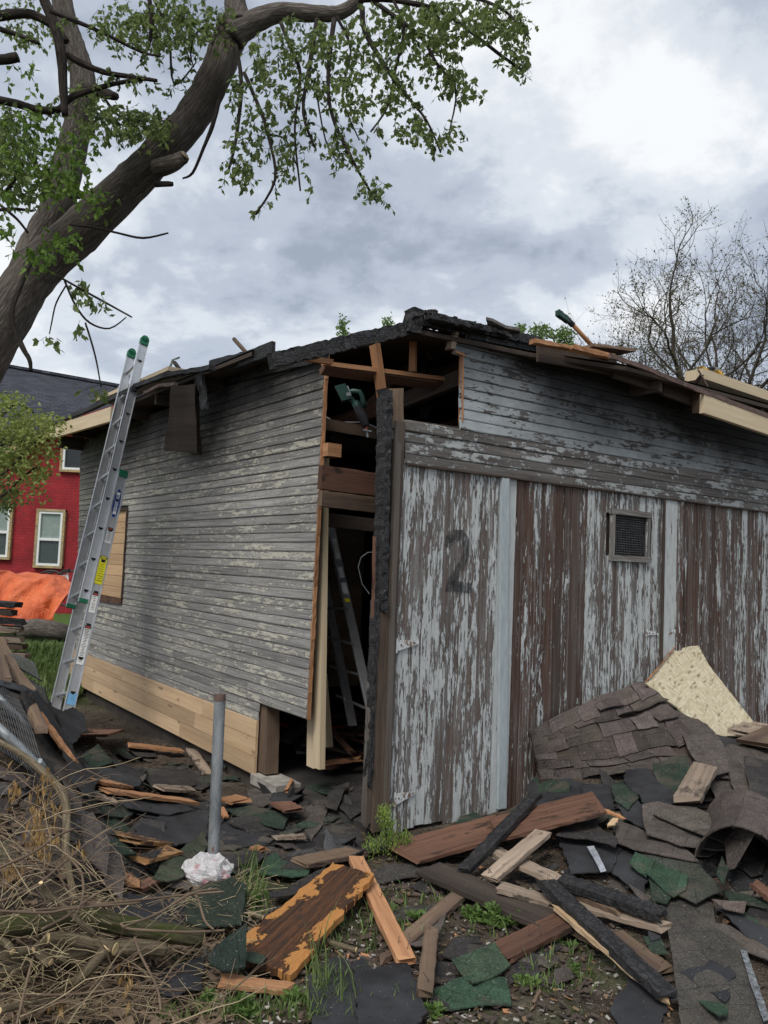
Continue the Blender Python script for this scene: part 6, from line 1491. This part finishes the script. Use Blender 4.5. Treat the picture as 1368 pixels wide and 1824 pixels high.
# bright juniper-like seedling by the door
p = G(690,1530,0); t = thing('seedling', 'bright lime green bushy seedling growing at the foot of the doors', 'seedling', p); mb = MB(); ms = MB()
for (x, y, n, sp_) in [(684,1450,170,8),(688,1470,200,11),(692,1490,160,10),(665,1505,110,12),(700,1500,160,14),(722,1495,90,7),(660,1515,80,10),(690,1515,150,18),(715,1508,60,10)]:
    c = P(x, y, p.y+rnd.uniform(-.05,.05)); ms.tube([p, (p+c)/2, c], .002, 4, False)
    for i in range(n):
        q = c + V((rnd.gauss(0,1), rnd.gauss(0,1), rnd.gauss(0,1)))*sp_*.75*p.y/F; leafquad(mb, q, V((rnd.gauss(0,.7), rnd.gauss(0,.7), 1)), rnd.uniform(.012,.03), .007)
mb.obj('foliage', M['leafy'] if False else M['lime'] if 'lime' in M else leafm('lime_leaf', (.13,.22,.04), (.33,.43,.10)), t); ms.obj('stem', M['barkthin'], t)
# ---------------------------------------------------------------- big tree over the yard
big = thing('large_tree', 'large leaning tree with two bare trunks and drooping leafy branches over the ladder', 'tree', V((-3.6,6.3,0)))
def tb_(pts, name, mat_, parent=big, n=16, lump=.04, k=6, knob=True):
    if 'trunk' in name or name == 'limb': pts = [(x, y, d, r*.83) for x, y, d, r in pts]
    P_ = [P(x, y, d) for x, y, d, r in pts]; rs = [r*(p-EYE).dot(fwd)/F for p, (_, _, _, r) in zip(P_, pts)]
    sp = spl(P_, k); rr = list(np.interp(np.linspace(0, len(P_)-1, len(sp)), range(len(P_)), rs)); mb = MB(); mb.tube(sp, rr, n, True, lump); return mb.obj(name, mat_, parent, smooth=True)
tb_([(-230,1060,6.3,72),(-160,880,6.3,60),(-85,730,6.4,54),(-8,600,6.4,50),(58,492,6.4,48),(140,415,6.35,45),(225,333,6.3,40),(290,268,6.2,37),(345,205,6.2,36),(385,130,6.1,34),(408,70,6.1,34),(425,35,6.0,32)], 'trunk', M['bark'], n=22, lump=.045)
tb_([(425,45,6.0,30),(418,0,6.0,22),(412,-60,6.0,20)], 'limb', M['bark'])
tb_([(415,62,6.0,32),(450,40,6.0,24),(500,22,6.0,19),(555,24,6.0,17),(600,24,6.0,15),(630,8,6.0,13),(655,-20,6.0,11)], 'limb', M['bark'])
tb_([(280,300,6.1,16),(305,292,6.0,15),(322,283,5.98,12),(329,278,5.96,10)], 'cut_knob', M['bark'], k=4)
mb = MB(); q = P(329,278,5.96); mb.tube([q, q+V((.010,-.003,.008))], .036, 12); mb.obj('sawn_end', M['twigpale'], big)
tb_([(-60,700,6.6,50),(20,560,6.7,40),(60,450,6.8,35),(98,380,6.8,35),(122,290,6.8,32),(140,215,6.8,28),(148,150,6.8,26),(138,100,6.8,24),(118,40,6.8,22),(104,-40,6.8,20)], 'second_trunk', M['bark'], n=20, lump=.045)
limbs = [
 [(70,-20,5.6,9),(95,40,5.6,9),(108,95,5.6,9),(112,150,5.6,8),(115,205,5.6,6)],
 [(-20,32,5.9,9),(25,25,5.9,9),(60,27,5.9,8),(100,50,5.9,7),(118,75,5.9,6)],
 [(-20,108,5.5,9),(10,106,5.5,9),(32,102,5.5,9)],
 [(-20,175,5.7,7),(30,185,5.7,7),(70,196,5.7,7),(105,195,5.7,6),(125,175,5.7,6),(165,160,5.7,5),(210,148,5.7,4),(262,140,5.7,3)],
 [(120,98,5.7,6),(150,115,5.7,6),(190,130,5.7,5),(235,137,5.7,4),(280,144,5.7,3)],
 [(90,20,5.4,4),(140,40,5.4,4),(190,62,5.4,3),(250,92,5.4,2.5),(285,100,5.4,2)],
 [(0,52,5.6,5),(40,65,5.6,4),(70,78,5.6,3)],
 [(150,160,6.6,13),(185,166,6.5,10),(206,172,6.4,7)],
 [(265,-10,5.7,4),(270,40,5.7,4),(265,80,5.7,3),(250,110,5.7,2)],
 [(390,180,6,4),(378,225,6,4),(362,265,6,3),(343,308,6,2.5),(325,318,6,1.5)],
 [(278,328,6.1,6),(300,328,6.0,5),(308,328,6.0,4)],
 [(125,345,6.5,9),(150,350,6.4,6),(163,357,6.4,3)],
 [(62,455,6.2,3),(40,500,6.1,5),(20,560,6.0,5),(38,615,6.0,5),(52,640,6.0,4),(55,660,6.0,3)],
 [(-10,375,5.8,3),(25,372,5.8,3),(58,376,5.8,2)],[(0,350,5.6,4),(20,330,5.6,4),(40,290,5.6,3)],
 [(0,365,5.6,2.5),(30,390,5.6,2.5),(50,415,5.6,2)],
 [(125,400,6.0,2),(170,406,6.0,2),(210,415,6.0,2),(255,424,6.0,2),(300,415,6.0,1.5)],
 [(100,490,5.6,2),(150,518,5.6,2),(190,540,5.6,2),(235,565,5.6,1.5)],
 [(115,500,5.6,2),(135,545,5.6,2),(160,575,5.6,2),(195,585,5.6,1.5),(225,565,5.6,1)],
 [(152,575,5.6,1.8),(163,610,5.6,1.8),(172,645,5.6,1.5),(180,690,5.6,1.2)],
 [(118,508,5.6,1.5),(100,540,5.6,1.5),(92,575,5.6,1.2),(88,595,5.6,1)],
]
for l_ in limbs: tb_(l_, 'branch', M['barkthin'], n=7, lump=.06, k=4)
droop = [
 [(420,80,5.9,4),(430,150,5.8,4),(420,250,5.7,3),(405,310,5.7,2)],
 [(435,130,5.8,4),(465,200,5.7,3.5),(480,250,5.6,3),(490,320,5.6,2.5),(455,383,5.6,1.5)],
 [(500,40,5.9,4),(520,90,5.8,4),(535,135,5.7,3),(525,230,5.6,2),(535,340,5.6,1.5)],
 [(565,35,5.8,5),(550,125,5.6,4),(540,200,5.5,3),(560,262,5.5,2)],
 [(595,35,5.8,5),(585,125,5.6,4),(590,200,5.5,3.5),(625,280,5.4,3),(672,362,5.4,1.5)],
 [(645,15,5.8,6),(650,55,5.7,5),(684,115,5.6,4),(720,165,5.5,3),(760,215,5.4,2),(785,272,5.4,1.5)],
 [(640,0,5.7,5),(700,0,5.6,5),(784,20,5.5,4),(849,65,5.4,3),(894,100,5.4,3),(935,128,5.4,1.5)],
 [(660,0,5.7,4),(690,20,5.6,4),(749,65,5.5,3.5),(779,115,5.4,3),(812,160,5.3,2),(800,235,5.3,1)],
 [(700,0,5.6,3),(720,50,5.5,3),(705,120,5.5,2.5),(690,190,5.5,2),(660,235,5.5,1.5)],
 [(780,-10,5.6,4),(840,-5,5.5,3),(900,20,5.4,2.5),(945,70,5.3,1.5)],
 [(270,-10,6,3),(300,60,6,2.5),(310,150,6,2),(350,110,6,1)],
 [(170,150,6,3),(210,205,6,2.5),(255,215,6,2),(305,215,6,1)],
 [(560,140,5.6,2),(580,250,5.6,1.5),(610,300,5.6,1)],[(480,240,5.7,2),(510,250,5.7,1.5),(530,300,5.7,1)],
 [(420,60,6,3),(360,50,6.1,2),(340,90,6.1,1.5),(345,120,6.1,1)],
 [(600,30,5.7,3),(625,90,5.7,2),(610,170,5.6,2),(640,250,5.6,1)],
]
for l_ in droop: tb_(l_, 'branch', M['barkthin'], n=6, lump=.05, k=4)
lf = MB(); tw = MB()
def leafrun(l_, dens, spread, size=(.03,.06), mbx=lf, start=.25):
    pts = spl([P(x, y, d) for x, y, d, r in l_], 6); n = len(pts)
    tot = sum((pts[i+1]-pts[i]).length for i in range(n-1)); N_ = int(tot*dens)
    for i in range(N_):
        f = start + (1-start)*rnd.random(); q = f*(n-1.001); k = int(q); p = pts[k].lerp(pts[k+1], q-k)
        a = rnd.uniform(0, 6.28); off = V((math.cos(a), math.sin(a), rnd.gauss(-.35,.45))).normalized()*spread*rnd.uniform(.25,1)*(1-.35*f); e = p + off; mid = (p+e)/2 + ZV*.03
        tw.tube([p, mid, e], [.0022,.0018,.001], 3, False)
        for j in range(rnd.randint(6,10)):
            q2 = mid.lerp(e, rnd.uniform(-.3,1.1)); leafquad(mbx, q2, V((rnd.gauss(0,.6), rnd.gauss(0,.6), rnd.gauss(-.8,.5))), rnd.uniform(*size), rnd.uniform(.5,.62)*rnd.uniform(*size)*.9, .12)
for l_ in droop: leafrun(l_, 13, .23, size=(.028,.058))
for l_, dn, sp_ in [(limbs[3],22,.24),(limbs[4],18,.22),(limbs[5],20,.24),(limbs[8],26,.3),(limbs[1],10,.2),(limbs[6],14,.24),(limbs[14],26,.26)]: leafrun(l_, dn, sp_, start=.1)
def blob(x, y, d, rx, ry, n, mbx=lf, size=(.032,.064)):
    for i in range(int(n*(.95 if x < 400 else .75))):
        a = rnd.uniform(0, 6.28); r = rnd.random()**.5; p = P(x+math.cos(a)*rx*r, y+math.sin(a)*ry*r, d+rnd.gauss(0,.22)); e = p + V((rnd.gauss(0,.05), rnd.gauss(0,.05), -.07)); tw.tube([p, e], [.0018,.001], 3, False)
        for j in range(4): leafquad(mbx, p.lerp(e, rnd.random()), V((rnd.gauss(0,.6), rnd.gauss(0,.6), rnd.gauss(-.7,.5))), rnd.uniform(*size), rnd.uniform(.024,.042), .12)
for a in [(40,300,5.5,55,60,130),(30,240,5.6,45,45,80),(220,210,5.9,85,32,150),(260,225,5.9,55,22,60),(290,40,5.8,60,55,150),(230,30,5.9,60,40,80),(350,30,6,40,40,60),(420,150,5.7,14,40,20),(490,110,5.7,45,60,110),(540,60,5.7,50,40,70),(580,110,5.6,40,60,80),
          (500,200,5.7,26,40,36),(440,240,5.7,30,60,60),(430,300,5.7,20,30,30),(510,280,5.6,20,40,30),(660,60,5.6,50,60,120),(740,50,5.5,60,50,130),(820,30,5.4,70,40,170),(900,30,5.4,45,35,110),(920,90,5.4,25,30,36),(780,110,5.4,40,40,70),(830,150,5.3,30,22,36),
          (640,160,5.5,35,40,60),(700,150,5.5,26,40,50),(730,220,5.4,30,20,40),(780,245,5.4,20,24,24),(610,260,5.5,22,30,30),(655,330,5.4,20,24,24),(560,330,5.6,5,10,3),(180,360,6.2,30,25,18),(150,180,6.4,22,40,30),(50,30,6.4,45,45,60),(10,220,6,20,40,36),(385,40,6,30,40,40)]: blob(*a)
lfy = MB()
for a in [(110,420,5.4,42,34,26),(95,300,5.3,40,60,70),(60,230,5.4,50,40,50),(150,320,5.5,30,40,26),(75,455,5.3,40,22,22),(170,345,5.6,18,22,10),(20,300,5.3,24,60,40),(10,400,5.4,20,50,18),(40,130,5.6,30,30,10),(150,250,5.6,26,30,22)]: blob(*a, mbx=lfy)
for (x, y, rx, ry, n) in [(135,510,16,20,7),(150,525,20,26,7),(185,535,10,14,3),(145,575,14,10,4),(88,605,16,16,6),(180,690,14,8,5),(160,530,24,12,4)]: blob(x, y, 5.6, rx, ry, n, size=(.05,.075))
lf.obj('crown', M['leaf'], big); lfy.obj('crown_young_leaves', leafm('mid_green_leaf', (.07,.14,.025), (.18,.28,.045), .45), big); tw.obj('crown_twigs', M['barkthin'], big)
# small tree at the left edge before the red house
yt = thing('young_tree', 'small yellow green maple at the left edge before the red house', 'tree', P(-60,1100,9.5))
mb = MB(); mb.tube([P(-70,1110,9.5), P(-60,950,9.5), P(-50,850,9.5), P(-30,760,9.5)], [.08,.07,.06,.04], 8); mb.obj('trunk', M['barkthin'], yt)
mb = MB()
for l_ in [[(-40,830),(0,795),(30,785),(60,790)],[(-40,870),(10,840),(50,800),(95,755)],[(-30,900),(10,880),(40,850),(70,830)],[(-40,800),(5,740),(30,720),(60,735)]]: mb.tube(spl([P(x,y,9.4) for x,y in l_], 4), .014, 5, False)
mb.obj('branch', M['barkthin'], yt)
ly = MB(); ld = MB(); 
def blob2(x, y, d, rx, ry, n, mbx, sz):
    for i in range(n):
        a = rnd.uniform(0, 6.28); r = rnd.random()**.5*1.15; p = P(x+math.cos(a)*rx*r, y+math.sin(a)*ry*r, d+rnd.gauss(0,.25))
        for j in range(4): leafquad(mbx, p+V((rnd.gauss(0,.05), rnd.gauss(0,.05), rnd.gauss(0,.05))), V((rnd.gauss(0,1), rnd.gauss(0,.6), rnd.gauss(-.5,.5))), rnd.uniform(*sz), rnd.uniform(*sz)*.6, .15)
for a in [(20,740,9.4,36,32,90),(50,765,9.3,38,22,70),(95,752,9.3,22,12,34),(20,790,9.4,40,26,80),(75,800,9.3,26,22,36),(40,835,9.3,34,30,60),(70,850,9.3,20,18,16),(50,875,9.3,24,14,14),(10,715,9.5,22,12,20),(60,830,9.3,26,14,16)]: blob2(a[0],a[1],a[2],a[3],a[4],int(a[5]*1.1),ly,(.04,.08))
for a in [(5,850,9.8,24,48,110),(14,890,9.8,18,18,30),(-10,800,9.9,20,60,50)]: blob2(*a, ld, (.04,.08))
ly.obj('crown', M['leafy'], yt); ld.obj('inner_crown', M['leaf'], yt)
# ---------------------------------------------------------------- bare tree at right, tree tops beyond the roof
def baretree(px, d, top, label, spreadx, seed, mat_, budmat, levels=6, base_r=.22, lean=-.15, hscale=1):
    R = random.Random(seed); b = P(px, 1080, d); b.z = 0; t = thing('bare_tree', label, 'tree', b); tr = MB(); tws = MB(); bd = MB()
    H_ = P(px, top, d).z
    def grow(p, d_, r, l, lv):
        n = 5; pts = [p]; rr = [r]; dd_ = d_.copy()
        for i in range(n):
            dd_ = (dd_ + V((R.gauss(0,.16), R.gauss(0,.16), R.gauss(.03,.11)))).normalized(); pts.append(pts[-1]+dd_*l/n); rr.append(r*(1-.35*(i+1)/n))
        (tr if lv < 3 else tws).tube(pts, rr, 7 if lv < 2 else 4 if lv < 4 else 3, False)
        if lv >= levels:
            for q in pts[1:]:
                if R.random() < .4: leafquad(bd, q, V((R.gauss(0,1), R.gauss(0,1), R.gauss(.4,1))), R.uniform(.04,.09), R.uniform(.02,.045), .1)
            return
        k = R.choice([2,3,3]) if lv > 2 else 4 if lv > 0 else 6
        for j in range(k + (1 if lv > 2 else 0)):
            q = pts[-1] if j == 0 else pts[R.randint(2, n)]; ang = R.gauss(0, .55) if j == 0 else R.choice([-1,1])*R.uniform(.4,1.0)
            ax_ = V((R.gauss(0,.5), R.gauss(0,1), 0)).normalized(); d3 = (Matrix.Rotation(ang, 3, ax_) @ dd_ + V((R.gauss(0,.25)+ (lean if lv < 3 else 0), R.gauss(0,.2), .10))).normalized()
            grow(q, d3, rr[-1]*(.9 if j == 0 else R.uniform(.58,.78)), l*R.uniform(.60,.80), lv+1)
    sc_ = H_/9.5*hscale
    grow(b, V((lean*.4,0,1)).normalized(), base_r, 3.1*sc_, 0)
    tr.obj('trunk', mat_, t, smooth=True); tws.obj('branches', mat_, t); bd.obj('buds', budmat, t)
budm = leafm('sparse_bud', (.06,.055,.03), (.16,.15,.06), .2)
baretree(1385, 22, 372, 'large nearly bare dark tree rising behind the right roof edge', 300, 5, bark('brown_limb', (.045,.038,.03), (.14,.115,.09)), budm, 7, .34, -.11, .97)
baretree(1290, 30, 590, 'lower bare grey tree behind the middle of the right roof', 200, 11, bark('grey_limb', (.07,.065,.055), (.2,.18,.155)), leafm('pale_bud', (.12,.14,.05), (.25,.28,.10), .3), 6, .16, -.04, .9)
0 and baretree(1200, 30, 620, 'small budding tree behind the orange handled tool on the roof', 100, 23, bark('grey_limb2', (.07,.065,.055), (.2,.18,.155)), leafm('pale_bud2', (.12,.14,.05), (.22,.26,.09), .3), 5, .10, -.02, .8)
tt = [(610,580,5,16,'slim leafy treetop showing above the black rim, tallest'),(690,573,6,4,'tiny leafy tip showing just left of the roof peak'),(965,590,20,10,'pale green treetop showing above the right roof, left clump'),(1005,598,18,14,'pale green treetop showing above the right roof, right clump'),(925,588,8,6,'tiny green tip above the loose roof shingle')]
for (x, y, rx, ry, lab) in tt:
    t = thing('treetop', lab, 'tree', V((P(x,1000,20).x, 20, 0))); mb = MB(); mb.tube([V((P(x,1000,20).x, 20, 0)), P(x+2, y+40, 20), P(x, y-ry*.6, 20)], [.08,.04,.01], 5); mb.obj('trunk', M['barkthin'], t)
    m2 = MB()
    for i in range(int(14+rx*ry*.35)):
        a = rnd.uniform(0, 6.28); r = rnd.random()**.5; p = P(x+math.cos(a)*rx*r, y+math.sin(a)*ry*r*1.2+ry*.3, 20+rnd.gauss(0,.2)); mb3 = None
        for j in range(4): leafquad(m2, p+V((rnd.gauss(0,.05), 0, rnd.gauss(0,.05))), V((rnd.gauss(0,1), rnd.gauss(0,1), rnd.gauss(.2,.6))), rnd.uniform(.06,.13), rnd.uniform(.04,.07), .1)
    m2.obj('crown', M['weed'], t)
